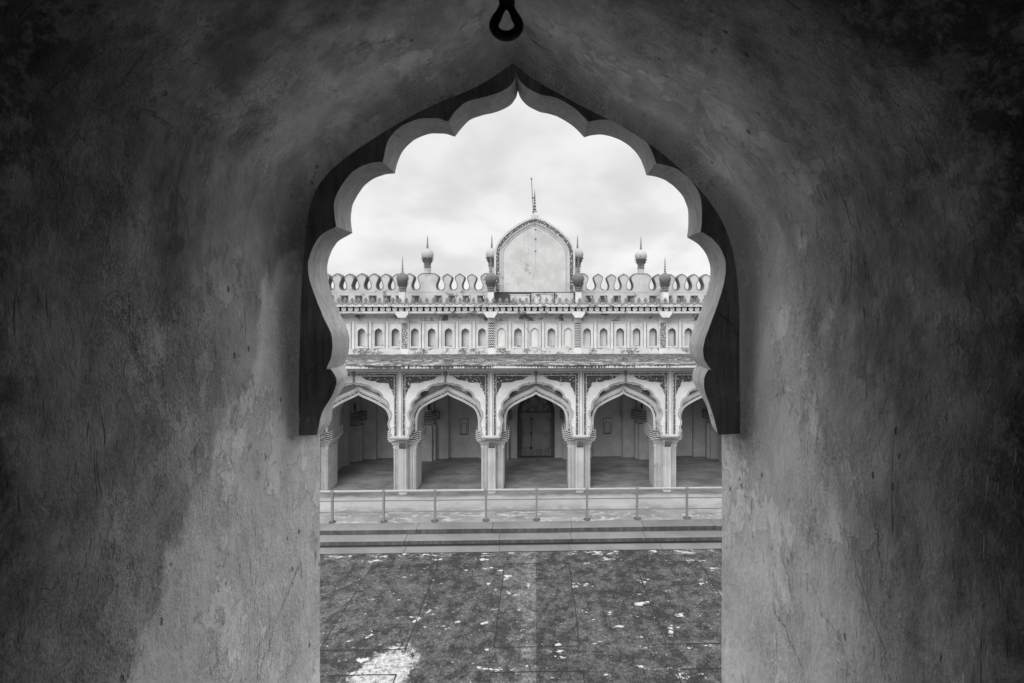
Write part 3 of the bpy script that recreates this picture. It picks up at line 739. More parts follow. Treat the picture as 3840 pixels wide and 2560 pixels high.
for i, x in enumerate(upil):
    b = MB(); b.box(x-.15, x+.15, 17.545, 17.62, 5.50, 6.935)
    b.prism([(x-.15, 6.935), (x+.15, 6.935), (x+.15, 6.96), (x+.24, 7.08), (x+.24, 7.17), (x-.24, 7.17), (x-.24, 7.08), (x-.15, 6.96)], 17.165, 17.3)
    b.prism([(17.545, 6.93), (17.545, 6.97), (17.45, 7.04), (17.31, 7.06), (17.31, 7.171), (17.6, 7.171), (17.6, 6.93)], x-.149, x+.149, 'x')
    p = b.build('pilaster', 'wall', H, 20)
    if i in (3, 4, 0, 7):
        c = MB(); nn = 10
        for r_ in range(nn):
            zc_ = 5.80+r_*.095; pts = [(x-.115+.23*u/6, zc_+(.045 if u % 2 else 0)) for u in range(7)]
            c.sweep(pts, [(0, 17.546), (0, 17.536), (.030, 17.536), (.030, 17.546)])
        c.build('chevron_inlay', 'line', p, 0)
    else:
        c = MB(); c.box(x-.115, x+.115, 17.536, 17.546, 5.78, 6.73); c.build('carved_flower_panel', 'flower', p, 0)

# rosette band -------------------------------------------------------------
b = MB(); b.box(-XL, XL, 17.50, 17.9, 7.172, 7.345); b.build('shadowed_band', 'dark', H, 0)  # dirt-dark backing, also standing in for the shaded void of the openings
b = MB(); b.box(-XL, XL, 17.12, 17.95, 7.345, 7.372); b.box(-XL, XL, 17.15, 17.95, 7.372, 7.412)
for x in upil: b.box(x-.26, x+.26, 17.10, 17.14, 7.335, 7.425)
b.build('coping', 'weather', H, 0)
def ring(mb, cx, cz_, ro, ri, y0, y1, n=10):
    rows = [[(cx+r*math.cos(2*math.pi*u/n), y, cz_+r*math.sin(2*math.pi*u/n)) for u in range(n)] for r, y in ((ri, y1), (ri, y0), (ro, y0), (ro, y1))]
    rows.append(rows[0]); mb.grid(rows, True)
b = MB(); ring(b, 0, 7.258, .037, .011, 17.19, 17.23)
for u in range(6):
    a = math.pi/6+u*math.pi/3; ring(b, .056*math.cos(a), 7.258+.056*math.sin(a), .037, .012, 17.19, 17.23)
ros = b.build('rosette', 'trim', H, 0)
pst = MB(); pst.box(-.022, .022, 17.24, 17.30, 7.172, 7.345); pst = pst.build('baluster', 'mould', H, 0)
xr = [-11.0+.238*k+random.uniform(-.012, .012) for k in range(93)]
for i, x in enumerate(xr):
    if i == 0: ros.location.x += x; pst.location.x += x
    else: dup(ros, x-xr[0], parent=H); dup(pst, x-xr[0], parent=H)

# scroll cresting ------------------------------------------------------------
def ribbon(mb, pts, wd, y0, y1):
    mb.sweep(pts, [(-wd/2, y1), (-wd/2, y0), (wd/2, y0), (wd/2, y1)])
def make_crest(name, pitch):
    b = MB(); zb = 7.415; r = pitch/2-.004; cx = 0
    arc = [(cx+r*math.cos(a), zb+.105+(.09)*math.sin(a)) for a in [math.pi+.05+(math.pi-.1)*u/14 for u in range(15)]]
    ribbon(b, arc, .032, 17.14, 17.19)
    for sx in (-1, 1):       # inner curls
        cur = [(sx*(.045+.036*math.cos(a)*(1-.05*k)), zb+.085+.040*math.sin(a)*(1-.05*k)) for k, a in enumerate([.2-u*.52 for u in range(9)])]
        ribbon(b, cur, .024, 17.15, 17.185)
        ribbon(b, [(sx*r*.96, zb+.10), (sx*r*.80, zb+.155), (sx*r*.52, zb+.165), (sx*r*.42, zb+.13)], .026, 17.15, 17.185)
    # bud at the right-hand joint
    bx = pitch/2
    b.prism([(bx-.012, zb+.09), (bx+.012, zb+.09), (bx+.016, zb+.16), (bx+.045, zb+.185), (bx+.052, zb+.215), (bx+.03, zb+.235), (bx+.024, zb+.262), (bx, zb+.275),
             (bx-.024, zb+.262), (bx-.03, zb+.235), (bx-.052, zb+.215), (bx-.045, zb+.185), (bx-.016, zb+.16)], 17.13, 17.19)
    return b.build(name, 'mould', H, 25)
cr = make_crest('cresting_scroll', .25); k = 0
x = -11.0
while x < 11.0:
    if k == 0: cr.location.x += x; cx0 = x
    else: dup(cr, x-cx0, parent=H)
    k += 1; x += .25+random.uniform(-.002, .004)

# parapet and merlons ---------------------------------------------------------
PY = 18.3
b = MB()
hole_px = [1237, 1292, 1345, 1398, 1452, 1499, 1558.7, 1644, 1696, 1749, 1804, 2210, 2263, 2314, 2365, 2449, 2506, 2553, 2603, 2655]
hx = [X(p, PY) for p in hole_px]
hx = [hx[0]-.55*k for k in range(6, 0, -1)] + hx + [hx[-1]+.55*k for k in range(1, 7)]
gx0, gx1 = X(1862, PY), X(2150, PY)
zl, zh, hwid = 7.52, 7.775, .125
cur = -XL
for h_ in hx:
    b.box(cur, h_-hwid, PY, PY+.35, 7.30, 7.93); b.box(h_-hwid, h_+hwid, PY, PY+.35, zh, 7.93); b.box(h_-hwid, h_+hwid, PY, PY+.35, 7.30, zl)
    cur = h_+hwid
b.box(cur, XL, PY, PY+.35, 7.30, 7.93)
b.box(-XL, XL, PY-.012, PY+.362, 7.93, 7.945); b.box(-XL, XL, PY, PY+.35, 7.945, 8.026)
b.build('parapet', 'parapet', H, 0)
b = MB()
for h_ in hx:
    b.box(h_-hwid-.03, h_+hwid+.03, PY-.02, PY, zh+.0, zh+.02); b.box(h_-hwid-.03, h_-hwid-.01, PY-.012, PY, zl, zh); b.box(h_+hwid+.01, h_+hwid+.03, PY-.012, PY, zl, zh)
    b.box(h_-.018, h_+.03, PY+.12, PY+.2, zl, zh)
b.build('vent_frame', 'rim', H, 0)
b = MB(); b.box(-XL, XL, 19.6, 19.9, 7.3, 7.70)
for h_ in hx: b.box(h_*1.07-.14, h_*1.07+.06, 19.6, 19.9, 7.70, 7.86)
b.build('added_vent_backing', 'dark', H, 0)  # added low wall, coloured dark so the vent openings look dark
mh = [(0, 8.678), (.035, 8.650), (.075, 8.628), (.118, 8.612), (.128, 8.590), (.165, 8.568), (.190, 8.525), (.188, 8.465), (.168, 8.395), (.130, 8.31), (.106, 8.225), (.106, 8.15), (.128, 8.085), (.165, 8.045), (.2465, 8.026)]
def make_merlon(name, wide, side=None):
    hh = mh if not wide else [(0, 8.685), (.24, 8.685), (.275, 8.668), (.30, 8.645), (.33, 8.632), (.345, 8.612), (.385, 8.585), (.415, 8.53), (.413, 8.465), (.393, 8.395), (.355, 8.31), (.331, 8.225), (.331, 8.15), (.353, 8.085), (.39, 8.045), (.4715, 8.026)]
    path = [(-x, z) for x, z in reversed(hh)] + hh[1:]
    b = MB(); b.prism(path, PY, PY+.35); b.mi = 1
    b.sweep(path, [(.002, PY-.018), (-.020, PY-.018), (-.020, PY+.002), (.002, PY+.002)], False)
    b.sweep(path, [(.002, PY-.018), (.002, PY+.36)], False)
    return b.build(name, ['parapet', 'rim'], H, 25)
nm = [1263.6, 1309.4, 1355.5, 1401, 1446, 1490, 1534, 1677, 1723, 1769.5, 2244, 2292.7, 2339, 2469, 2514, 2559, 2603, 2648]
mx = [X(p, PY) for p in nm]; mx = [mx[0]-.493*k for k in range(9, 0, -1)]+mx+[mx[-1]+.493*k for k in range(1, 9)]
me0 = make_merlon('merlon', False); me0.location.x += mx[0]
for x in mx[1:]: dup(me0, x-mx[0]+random.uniform(-.008, .008), 0, random.uniform(-.016, .004), parent=H)
wx = [X(p, PY) for p in (1605.5, 1841, 2168, 2404)]
mw0 = make_merlon('wide_merlon', True); mw0.location.x += wx[0]
for x in wx[1:]: dup(mw0, x-wx[0], parent=H)

# minarets ---------------------------------------------------------------------
def spire_prof(zb, zt, r):
    L = zt-zb; P = [(r*1.6, zb), (r*1.5, zb+.02*L), (r*.7, zb+.05*L)]
    for (c, rr, hh) in ((.12, 1.35, .045), (.25, 1.25, .05), (.39, 1.0, .045), (.51, .85, .035), (.61, .75, .03)):
        P += [(r*.42, zb+(c-hh*1.25)*L), (r*rr*.8, zb+(c-hh*.7)*L), (r*rr, zb+c*L), (r*rr*.75, zb+(c+hh*.6)*L), (r*.40, zb+(c+hh*1.1)*L)]
    P += [(r*.55, zb+.67*L), (r*.3, zb+.82*L), (.003, zt)]
    return P
def make_minaret(x, y, zb, zsh, zr, zp, zbu, zc, ztip, rb, rs, mats, label, lab2=None):
    b = MB(); b.rect(x-rs, x+rs, y-rs, y+rs, [(0, zb), (0, zsh), (.012, zsh+.005), (.0, zsh+.01)])
    o = b.build('minaret', mats[0], H, 20); o['label'] = label
    c = MB(); P = []; h = (zr-zsh)/3
    for k in range(3):
        a = zsh+h*k; P += [(rs*.95, a), (rs*1.22, a+h*.15), (rs*1.35, a+h*.45), (rs*1.22, a+h*.75), (rs*.95, a+h*.9)]
    P += [(rs*.95, zr), (rs*1.2, (zr+zp)/2), (rb*.92, zp)]
    c.lathe(x, y, P, 20); c.build('banded_neck', 'mould', o, 35)
    # two tiers of lotus petals
    pt = MB()
    for (n_, z0_, z1_, r0, r1, off) in ((12, zr-.01, zp, rs*1.0, rb*1.10, 0), (12, zr-.02, (zr+zp)/2+.01, rs*1.08, rb*.95, .5)):
        for k in range(n_):
            a = 2*math.pi*(k+off)/n_; rows = []
            for (t_, wf) in ((0, .5), (.35, .95), (.65, .9), (.85, .55), (1.0, .08)):
                r_ = r0+(r1-r0)*(t_**1.6); zq = z0_+(z1_-z0_)*t_-(0.02*t_**6); da = math.pi/n_*wf
                rows.append([((r_+o_)*math.cos(a+da*s_)+x, (r_+o_)*math.sin(a+da*s_)+y, zq) for s_, o_ in ((-1, .010), (-.62, .012), (-.55, -.008), (0, -.012), (.55, -.008), (.62, .012), (1, .010))])
            pt.grid(rows)
    pt.build('petal_collar', 'mould', o, 0)
    bl = MB(); P = []
    for k in range(13):
        a = -.62+k/12*(math.pi/2+.62-.16); P.append((rb*math.cos(a)*(1 if a < .8 else 1), zc+rb*.96*math.sin(a)))
    P += [(rb*.26, zbu), (rb*.30, zbu+.012), (rb*.24, zbu+.04)]
    bl.lathe(x, y, P, 24); bl.build('bulb', mats[1], o, 60)
    s_ = MB(); s_.lathe(x, y, spire_prof(zbu+.02, ztip, rb*.17), 10); s_.build('spire', mats[2], o, 40)
    return o
for i, p in enumerate((1603.6, 1844.5, 2165.4, 2403)):
    lb = 'pale bulb minaret rising from a wide merlon' if i in (0, 3) else 'pale bulb minaret half hidden behind the gable edge'
    x = X(p, 18.5); dz = .03 if i in (1, 2) else (-.02 if i == 3 else 0)
    make_minaret(x, 18.48, 8.60, 8.90+dz, 9.075+dz, 9.31+dz, 9.65+dz, 9.435+dz, 10.25+dz, .245, .112, ('parapet', 'bulb', 'mould'), lb)
for i, x in enumerate(upil):
    if i in (0, 7): continue
    make_minaret(x, 17.28, 7.41, 7.90, 8.085, 8.28, 8.60, 8.41, 9.27, .225, .11, ('wall', 'bulbd', 'mould'), 'dark mouldy bulb minaret on the edge of the cornice')

# gable screen --------------------------------------------------------------------
GY = 17.85; gs = .3444*.010463
oh = [(0, 10.87), (.253, 10.79), (.47, 10.69), (.72, 10.54), (.976, 10.36), (1.193, 10.16), (1.374, 9.96), (1.50, 9.746), (1.565, 9.53), (1.585, 9.31), (1.585, 8.6), (1.585, 7.915)]
op = catmull(oh[:10], 4)+[(1.585, 8.9), (1.585, 8.4), (1.585, 7.915)]
gp = [(XU-x, z) for x, z in reversed(op)] + [(XU+x, z) for x, z in op[1:]]
b = MB(); b.prism(gp, GY, GY+.30); gb = b.build('gable', 'screen', H, 25)
b = MB()
for (o0, o1, pr) in ((0, -.075, .05), (-.21, -.235, .055), (-.235, -.27, .035), (-.33, -.345, .018)):
    b.sweep(gp, [(o0, GY+.001), (o0, GY-pr), (o1, GY-pr), (o1, GY+.001)])
b.build('gable_moulding', 'screen', gb, 25)
b = MB(); b.sweep(gp, [(-.075, GY+.001), (-.075, GY-.035), (-.21, GY-.035), (-.21, GY+.001)]); b.build('carved_gable_band', 'border', gb, 25)
b = MB(); b.sweep(gp, [(-.345, GY-.002), (-.355, GY-.002)], False); b.build('gable_groove', 'line', gb, 0)
b = MB(); b.rect(XU-.15, XU+.15, GY-.02, GY+.28, [(0, 10.74), (0, 10.93), (-.02, 10.98), (-.06, 11.03), (-.07, 11.09), (-.05, 11.10)]); b.build('gable_pedestal', 'screen', gb, 20)
b = MB(); b.lathe(XU, GY+.13, spire_prof(11.09, 11.99, .052), 12); b.build('gable_spire', 'mould', gb, 40)
b = MB(); b.tube([(XU+.03, GY-.012, 10.40), (XU+.033, GY-.012, 9.3), (XU+.04, GY-.012, 8.7)],   .0018, 5)
for zq in (10.38, 10.00, 9.53): b.lathe(XU+.03, GY-.03, [(.002, zq+.03), (.03, zq+.02), (.035, zq), (.002, zq-.008)], 10)
b.build('light_cable', 'mould', gb, 0)
b = MB(); b.box(XU-1.585, XU+1.585, GY-.02, GY+.32, 7.41, 7.90); b.box(XU-1.60, XU+1.60, GY-.04, GY+.32, 7.90, 7.918)
b.build('gable_base', 'dark', gb, 0)
b = MB(); b.box(XU-.95, XU-.2, GY-.035, GY-.02, 7.41, 7.80); b.box(XU-.13, XU+.75, GY-.035, GY-.02, 7.41, 7.86); b.box(XU+.80, XU+1.52, GY-.03, GY-.02, 7.41, 7.89)
b.box(XU-.98, XU-.17, GY-.055, GY-.035, 7.80, 7.835); b.box(XU-.13, XU+.75, GY-.06, GY-.035, 7.84, 7.87); b.build('base_panel', 'weather', gb, 0)

# rod on the gable
rod = thing('lightning_rod', (XU-.06, GY, 11.0), 'thin leaning metal rod with a forked tip beside the spire on the gable', 'lightning rod')
b = MB(); b.tube([(XU-.055, GY-.0, 11.0), (XU-.125, GY-.0, 12.33)], .0125, 6); b.build('shaft', 'rod', rod, 60)
b = MB()
for a in (-.8, -.4, 0, .4, .8): b.tube([(XU-.125, GY, 12.31), (XU-.125+.07*math.sin(a), GY+.02*math.sin(a*5), 12.33+.085*math.cos(a))], [.009, .003], 5)
b.build('prong', 'rod', rod, 0)
b = MB(); b.box(XU-.11, XU-.01, GY-.01, GY+.14, 11.62, 11.635); b.build('clamp', 'rod', rod, 0)

# arcade interior ---------------------------------------------------------------------
BY = 21.08
def pointed(hw, zs, za, n=8, z0=None):
    pts = [(hw, z0)] if z0 is not None else []
    for k in range(n+1):
        t_ = k/n; a = t_*math.pi/2
        pts.append((hw*math.cos(a)**.9 if t_ < 1 else 0, zs+(za-zs)*(math.sin(a)*.80+.20*t_)))
    return pts
b = MB()
# wall between recess and pilasters
def wall_with_arch(mb, cx, hb, hw, zs, za, y0, y1, ztop=4.95):
    arc = pointed(hw, zs, za, 10, .378)
    for sx in (-1, 1):
        poly = [(cx+sx*hb, .378), (cx+sx*hb, ztop), (cx, ztop)] + [(cx+sx*x, z) for x, z in reversed(arc)]
        mb.prism(poly, y0, y1)
for cx in bays_x:
    if cx == 0: wall_with_arch(b, cx, BAY/2, .87, 2.45, 3.42, BY, BY+.35)
    else: wall_with_arch(b, cx, BAY/2, .70, 3.1, 4.05, BY, BY+.14)
b.box(-8.3, -BAY/2, BY+.14, BY+.5, .378, 4.95); b.box(BAY/2, 8.3, BY+.14, BY+.5, .378, 4.95)
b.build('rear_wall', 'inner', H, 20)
for cx in bays_x:
    if cx == 0: continue
    arc = pointed(.73, 3.1, 4.09, 10, .378); b = MB()
    path = [(cx-x, z) for x, z in arc][:-1] + [(cx+x, z) for x, z in reversed(arc)]
    b.sweep(path, [(-.0, BY+.001), (-.0, BY-.03), (.045, BY-.03), (.05, BY+.001)])
    b.build('recess_moulding', 'inner', H, 20)
for cx in bays_x:
    if cx == 0: continue
    b = MB(); nx = cx+(.02 if cx > 0 else -.02); z0_, z1_ = 1.47, 2.17; hw = .18
    b.prism([(nx-hw, z0_), (nx-hw, z1_), (nx+hw, z1_), (nx+hw, z0_), (nx+hw-.03, z0_), (nx+hw-.03, z1_-.03), (nx-hw+.03, z1_-.03), (nx-hw+.03, z0_)], BY+.10, BY+.141)
    arc = pointed(.11, 1.82, 2.0, 6, z0_+.02); b.box(nx-hw+.03, nx+hw-.03, BY+.118, BY+.1395, z0_, z1_-.03)
    o = b.build('wall_niche', 'inner', H, 0)
    d = MB(); pth = [(nx-x, z) for x, z in arc][:-1]+[(nx+x, z) for x, z in reversed(arc)]
    d.sweep(pth, [(0, BY+.119), (0, BY+.112), (.018, BY+.112), (.018, BY+.119)]); d.box(nx-.13, nx+.13, BY+.10, BY+.118, z0_-.005, z0_+.02)
    for q_ in ((nx-hw-.018, nx-hw-.002), (nx+hw+.002, nx+hw+.018)): d.box(q_[0], q_[1], BY+.12, BY+.139, z0_-.016, z1_)
    d.box(nx-hw-.018, nx+hw+.018, BY+.12, BY+.139, z1_+.002, z1_+.016); d.box(nx-hw-.018, nx+hw+.018, BY+.12, BY+.139, z0_-.034, z0_-.017)
    d.build('niche_outline', 'line', o, 0)
rp0 = None
for px_ in piers_x:
    b = MB(); b.box(px_-.26, px_+.26, 20.74, BY, .378, 2.0); b.box(px_-.40, px_+.40, 20.86, BY, .378, 2.0)
    b.box(px_-.20, px_+.20, 20.76, BY, 2.59, 4.95); b.box(px_-.30, px_+.30, 20.88, BY, 2.59, 4.95); b.box(px_-.09, px_+.09, 20.70, 20.76, 2.59, 4.95)
    b.rect(px_-.36, px_+.36, 20.85, BY, [(-.10, 1.90), (-.05, 1.91), (-.05, 1.94), (-.08, 1.95), (-.06, 2.06), (.02, 2.14), (.12, 2.20)])
    if rp0 is None: 
        rp = b.build('rear_pilaster', 'inner', H, 20)
        c = MB(); P = []
        for k in range(5):
            a = 2.20+.078*k; P.append([(-.04, a+.024), (.01, a+.03), (.03, a+.048), (.01, a+.068), (-.04, a+.074)])
        for (hw, y_) in ((.30, 20.66), (.42, 20.74), (.54, 20.83)): 
            c.bands(px_-hw, px_+hw, y_, BY, 2.2, 2.59, 5, .5)
        c.build('banded_capital', ['inner', 'line'], rp, 20); rp0 = rp
    else: dup(rp0, px_-piers_x[0], parent=H)
for sx in (-1, 1):
    b = MB()
    b.box(*sorted((sx*8.45, sx*8.75)), 17.3, 21.5, .378, 4.95)
    b.box(*sorted((sx*8.30, sx*8.45)), 20.2, 20.5, .378, 4.95); b.box(*sorted((sx*8.30, sx*8.45)), 18.3, 18.6, .378, 4.95)
    b.build('end_wall', 'inner', H, 0)
for sx in (-1, 1): b = MB(); b.box(*sorted((sx*8.77, sx*XL)), 16.757, 18.2, .378, 5.19); b.box(*sorted((sx*8.302, sx*8.77)), 16.757, 17.2, 2.66, 5.19); b.build('end_front', 'arch', H, 0)
# cross ribs of the vault between front and rear piers
b = MB()
for px_ in piers_x:
    hy = (20.75-18.27)/2; cy = (20.75+18.27)/2; arc = pointed(hy, 3.0, 4.3, 8, 2.7)
    for s_ in (-1, 1):
        b.prism([(cy+s_*hy, 4.95), (cy, 4.95)]+[(cy+s_*y_, z) for y_, z in reversed(arc)], px_-.17, px_+.17, 'x')
b.build('vault_rib', 'inner', H, 20)

# door
D = MB(); arc = pointed(.87, 2.45, 3.42, 12, .378); path = [(-x, z) for x, z in arc][:-1]+[(x, z) for x, z in reversed(arc)]
D.sweep(path, [(0, BY+.30), (0, BY+.06), (-.16, BY+.06), (-.16, BY+.30)])
door = D.build('door', 'dark', H, 20)
b = MB(); b.sweep(path, [(.0, BY+.001), (.0, BY-.03), (.05, BY-.03), (.05, BY+.001)]); b.build('door_surround', 'inner', door, 20)
b = MB(); arc2 = pointed(.72, 2.45, 3.27, 12); b.prism([(-x, z) for x, z in arc2][:-1]+[(x, z) for x, z in reversed(arc2)], BY+.20, BY+.25); b.build('tympanum', 'lattice', door, 0)
b = MB(); b.box(-.72, .72, BY+.13, BY+.24, 2.22, 2.45); b.box(-.72, .72, BY+.11, BY+.2, 2.40, 2.45); b.box(-.72, .72, BY+.11, BY+.2, 2.30, 2.33); b.box(-.72, .72, BY+.12, BY+.2, 2.20, 2.24); b.build('transom', 'wood2', door, 0)
for (xa, xb) in ((-.60, -.24), (-.21, .60)):
    b = MB(); b.box(xa, xb, BY+.17, BY+.22, .75, 2.20); wv = xb-xa
    for (u0, u1, v0, v1) in ((0, .05, .75, 2.2), (wv-.05, wv, .75, 2.2), (0, wv, .75, .83), (0, wv, 2.12, 2.2), (0, wv, 1.42, 1.49)):
        b.box(xa+u0, xa+u1, BY+.145, BY+.17, v0, v1)
    b.build('door_leaf', 'wood2', door, 0)
b = MB(); b.box(-.72, -.60, BY+.15, BY+.24, .378, 2.2); b.box(.60, .72, BY+.15, BY+.24, .378, 2.2); b.box(-.60, .60, BY+.15, BY+.24, .378, .75); b.build('door_frame', 'wood', door, 0)
b = MB(); b.box(-.86, .86, BY-.05, BY+.24, .378, .43); b.build('threshold', 'dark', door, 0)
b = MB(); b.box(-.87, .87, BY+.26, BY+.35, .378, 3.5); b.build('door_backing', 'dark', door, 0)

# ------------------------------------------------------------------ the alcove the view is taken from
Y1, Y2, YN = 1.30, 1.417, .50
A = thing('window_alcove', (0, 1.0, CAMZ-1.5), 'deep dark scratched plaster alcove with a cusped arch framing the whole view', 'alcove')
FL = [[(1941, 344), (1935, 371), (1919.5, 393), (1893, 411), (1857, 424), (1803, 438), (1768, 451), (1736.5, 478), (1707, 516.6)],
      [(1707, 516.6), (1678, 509), (1642.6, 506), (1598, 511), (1549, 533.6), (1517.6, 562.6), (1497.5, 594), (1488.6, 625), (1482, 656)],
      [(1482, 656), (1444, 661), (1404, 676), (1371, 699), (1345, 733), (1324, 771), (1317, 805), (1318.5, 846), (1322, 877)],
      [(1322, 877), (1300, 889), (1270, 907), (1253, 929), (1238, 960), (1229, 991), (1227.6, 1022), (1234, 1066), (1252, 1120), (1276, 1180), (1296, 1218), (1307.5, 1250), (1311, 1285), (1304, 1327), (1288, 1363)]]
FLb = [(1288, 1363), (1299, 1380), (1304, 1400), (1298, 1429), (1280, 1462), (1258, 1495), (1247, 1529), (1243, 1568), (1225, 1598), (1197, 1616)]
NLb = [(1236, 1376), (1251, 1396), (1260.6, 1416), (1259.6, 1443), (1249.6, 1469), (1230, 1502), (1210, 1535), (1200, 1569), (1194, 1600), (1190, 1623)]
FR = [[(1941, 344), (1948, 365), (1962, 383), (1987, 404), (2027, 422), (2071.6, 431), (2107, 446.5), (2147.5, 473), (2190, 514)],
      [(2190, 514), (2228, 506), (2263.6, 506), (2317, 520), (2362, 549), (2393, 585), (2411, 621), (2423, 655)],
      [(2423, 655), (2470, 664), (2504, 680), (2538.6, 709), (2563, 740), (2578, 778), (2581.6, 819), (2580, 860), (2577, 890)],
      [(2577, 890), (2597, 902), (2621, 919), (2643.6, 946.5), (2656, 974), (2662.6, 1005), (2659.5, 1059), (2648, 1104), (2632, 1156), (2613, 1204), (2593, 1253), (2585, 1290), (2588, 1324), (2598, 1346), (2614, 1366)]]
FRb = [(2614, 1366), (2603, 1384), (2597, 1405), (2598, 1428), (2610, 1455), (2630, 1487), (2650, 1523), (2661, 1562), (2672, 1603), (2693, 1631)]
NRb = [(2659.6, 1380), (2648, 1396), (2641, 1418), (2640, 1446), (2645, 1470), (2653, 1496), (2666, 1530), (2678, 1570), (2686, 1600), (2694, 1633)]
def world(pts, Y): return [(X(p[0], Y), Z(p[1], Y)) for p in pts]
def chain(SG, last, Yl, near):
    out = []
    for s_ in SG:
        c = catmull(world(s_, Y2), 5); out += c if not out else c[1:]
    c = catmull(world(last, Yl), 5)
    if near: c[0] = out[-1]
    return out + c[1:]
farL, farR = chain(FL, FLb, Y2, 0), chain(FR, FRb, Y2, 0)
nearL, nearR = chain(FL, NLb, Y1, 1), chain(FR, NRb, Y1, 1)
farC = list(reversed(farL))+farR[1:]; nearC = list(reversed(nearL))+nearR[1:]
def rough(pts, sd_):
    out = []
    for i, (x, z) in enumerate(pts):
        k = 1 if 0 < i < len(pts)-1 else 0
        out.append((x+k*(.0022*noise.noise(Vector((x*11, z*11, sd_)))+.0010*noise.noise(Vector((x*45, z*45, sd_)))), z+k*(.0022*noise.noise(Vector((x*11, z*11, sd_+5)))+.0010*noise.noise(Vector((x*45, z*45, sd_+7))))))
    return out
farC = rough(farC, 3); nearC = rough(nearC, 9)
s23 = 1.6327
PL = [(1180, 143), (1140, 170), (1100, 195), (1050, 219), (1000, 240), (940, 270), (880, 307), (800, 360), (750, 402), (720, 445), (702, 510), (694, 600), (688, 700), (685, 800), (683, 900), (683, 960)]
PR = [(1180, 143), (1220, 176), (1260, 200), (1340, 243), (1430, 287), (1520, 345), (1600, 420), (1650, 487), (1678, 550), (1693, 620), (1700, 700), (1702, 800), (1702, 900), (1702, 960)]
pl_ = catmull(world([(x*s23, y*s23) for x, y in PL], Y1), 6); pr_ = catmull(world([(x*s23, y*s23) for x, y in PR], Y1), 6)
def down(p):
    x, z = p[-1]; zf = CAMZ-1.5
    return p+[(x, z+(zf-z)*k/30) for k in range(1, 31)]
prof = list(reversed(down(pl_)))+down(pr_)[1:]        # left bottom -> apex -> right bottom
prof = resample(prof, .014)
ZB = CAMZ-.375; rf_ = .045; out_ = .016
nr = norms(prof); nr = [(a/ math.hypot(a, b_), b_/math.hypot(a, b_)) for a, b_ in nr]
ml = len(prof)
arcl = [0]
for a, b_ in zip(prof, prof[1:]): arcl.append(arcl[-1]+math.hypot(b_[0]-a[0], b_[1]-a[1]))
rows = []; uvs = []
nd_ = 46; ys = [YN-.02+(Y1-rf_-YN+.02)*k/nd_ for k in range(nd_+1)]
def oz(p):
    q = max(0, min(1, (p[1]-(CAMZ-.35))/.55)); return out_+(rf_-out_+.004)*q*q*(3-2*q)
def wob(p, y):
    v = Vector((p[0], y, p[1])); return .011*noise.noise(v*3.1)+.004*noise.noise(v*9+Vector((5, 1, 2)))+.0015*noise.noise(v*26)
for i, y in enumerate(ys):
    flare = .03*max(0, (.62-y)/.14)**2
    r_ = []
    for p, n_ in zip(prof, nr):
        d = oz(p)+wob(p, y)*min(1, (Y1-y)/.12+.25)+flare
        r_.append((p[0]+n_[0]*d, y, p[1]+n_[1]*d))
    rows.append(r_); uvs.append(y)
for k in range(1, 10):
    t_ = min(1, k/8); a = t_*math.pi/2; r_ = []
    for p, n_ in zip(prof, nr):
        dA = oz(p)-(oz(p)+.004)*(1-math.cos(a))+wob(p, Y1-rf_)*.25; yA = Y1-rf_+rf_*math.sin(a)-.001
        yB = Y1-rf_+t_*(Y2+.0-Y1+rf_); dB = out_*(1-t_)-.008*t_+wob(p, yB)*(.3-.2*t_)
        if k == 9: yB = Y2+.002; dB += .125
        q_ = max(0, min(1, (p[1]-(ZB-.005))/.01)); d = dA*q_+dB*(1-q_); y = yA*q_+yB*(1-q_)
        # the cove round the plate dies out a little way below its foot
        if p[1] < ZB and p[1] > ZB-.14 and k < 9:
            f_ = ((p[1]-(ZB-.14))/.14)**1.5; d -= .016*f_*math.exp(-((yB-Y1)/.045)**2)
        r_.append((p[0]+n_[0]*d, y, p[1]+n_[1]*d))
    rows.append(r_); uvs.append(Y1-rf_+t_*.07)
b = MB(); b.grid(rows)
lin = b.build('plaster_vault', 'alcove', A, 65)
uvl = lin.data.uv_layers.new(name='UVMap')
for lp in lin.data.loops:
    vi = lp.vertex_index; uvl.data[lp.index].uv = (arcl[vi % ml], uvs[vi//ml])
# cusped arch plate
b = MB()
n1 = len(nearC); zbot = [nearC[0][1], nearC[-1][1]]
op_ = [p for p in prof if p[1] > ZB+.005]; onr = [n for p, n in zip(prof, nr) if p[1] > ZB+.005]
out_near = [(p[0]+n[0]*.04, p[1]+n[1]*.04) for p, n in zip(op_, onr)]
poly = nearC + list(reversed(out_near)); N_ = len(poly)
polyf = farC + list(reversed([(p[0]+n[0]*.115, p[1]+n[1]*.115) for p, n in zip(op_, onr)]))
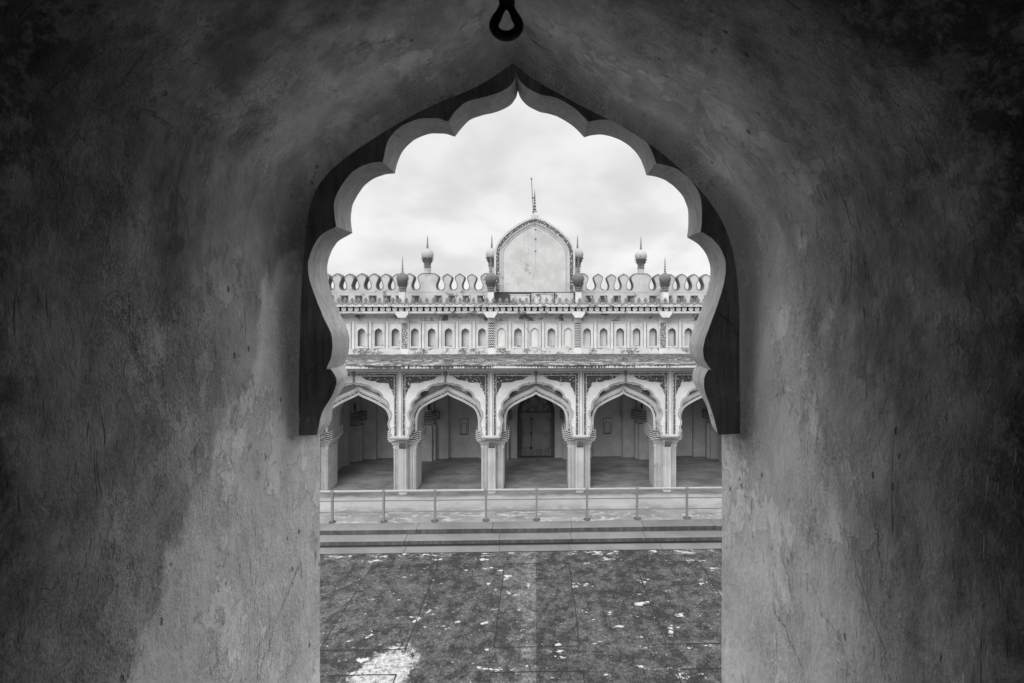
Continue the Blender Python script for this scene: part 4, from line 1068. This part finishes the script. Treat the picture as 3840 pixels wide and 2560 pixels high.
# bevelled front arris and body: front face slightly relaxed at the edge
vs = [(p[0], Y1, p[1]) for p in poly] + [(p[0], Y2, p[1]) for p in polyf]
fs = [tuple(range(N_)), tuple(range(2*N_-1, N_-1, -1))]
fs += [(i, N_+i, N_+(i+1) % N_, (i+1) % N_) for i in range(N_)]
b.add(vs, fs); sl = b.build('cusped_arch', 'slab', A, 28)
bv = sl.modifiers.new('worn_edge', 'BEVEL'); bv.width = .004; bv.segments = 3; bv.limit_method = 'ANGLE'; bv.angle_limit = R(50); bv.use_clamp_overlap = True
# masonry round the opening, unseen room behind, wall below
b = MB(); pf = [(p[0]+n[0]*.11, p[1]+n[1]*.11) for p, n in zip(prof, nr)]
xl, xr_, zt = -6, 6, CAMZ+1.25
pf[0] = (pf[0][0], CAMZ-1.5); pf[-1] = (pf[-1][0], CAMZ-1.5)
b.prism(pf+[(xr_, CAMZ-1.5), (xr_, zt), (xl, zt), (xl, CAMZ-1.5)], YN, Y2-.001)
b.box(xl, xr_, -3.3, Y2-.001, 0, CAMZ-1.501)
b.build('masonry', 'weather', A, 25)
b = MB(); zf = CAMZ-1.5
b.box(-1.9, -1.7, -3, YN-.001, zf, zt); b.box(1.7, 1.9, -3, YN-.001, zf, zt); b.box(-1.9, 1.9, -3.2, -3, zf, zt); b.box(-1.9, 1.9, -3.2, Y2-.002, zt, zt+.2)
b.build('unseen_room_wall', 'room', A, 0)

# iron ring hanging from the crease of the vault
ry = 1.0; rx, rz = X(1899, ry), Z(98, ry)
Rg = thing('iron_ring', (rx, ry, rz+.09), 'black forged iron loop hanging from the peak of the plaster vault', 'hook')
b = MB(); pts = []; rad = []
for k in range(25):
    a = R(90+14)+R(332)*k/24
    rr = .0275; xx = rr*math.cos(a); zz_ = rr*math.sin(a)
    if math.sin(a) > 0: zz_ *= 1.0+.95*math.sin(a)**3; xx *= 1-.25*math.sin(a)**2
    pts.append((rx+xx, ry+.006*math.sin(a), rz+zz_)); rad.append(.0108 if 2 < k < 22 else .0088)
b.tube(pts, rad, 10, False); b.build('loop', 'iron', Rg, 60)
b = MB(); b.tube([(rx+.002, ry, rz+.040), (rx+.004, ry, rz+.055), (rx+.002, ry, rz+.075), (rx, ry, rz+.105), (rx, ry, rz+.18)], [.012, .0145, .011, .012, .013], 10)
b.tube([(rx-.016, ry, rz+.049), (rx+.018, ry, rz+.053)], [.0075, .0075], 8); b.build('shank', 'iron', Rg, 60)
for o in bpy.data.objects:
    if '_w' in o: del o['_w']
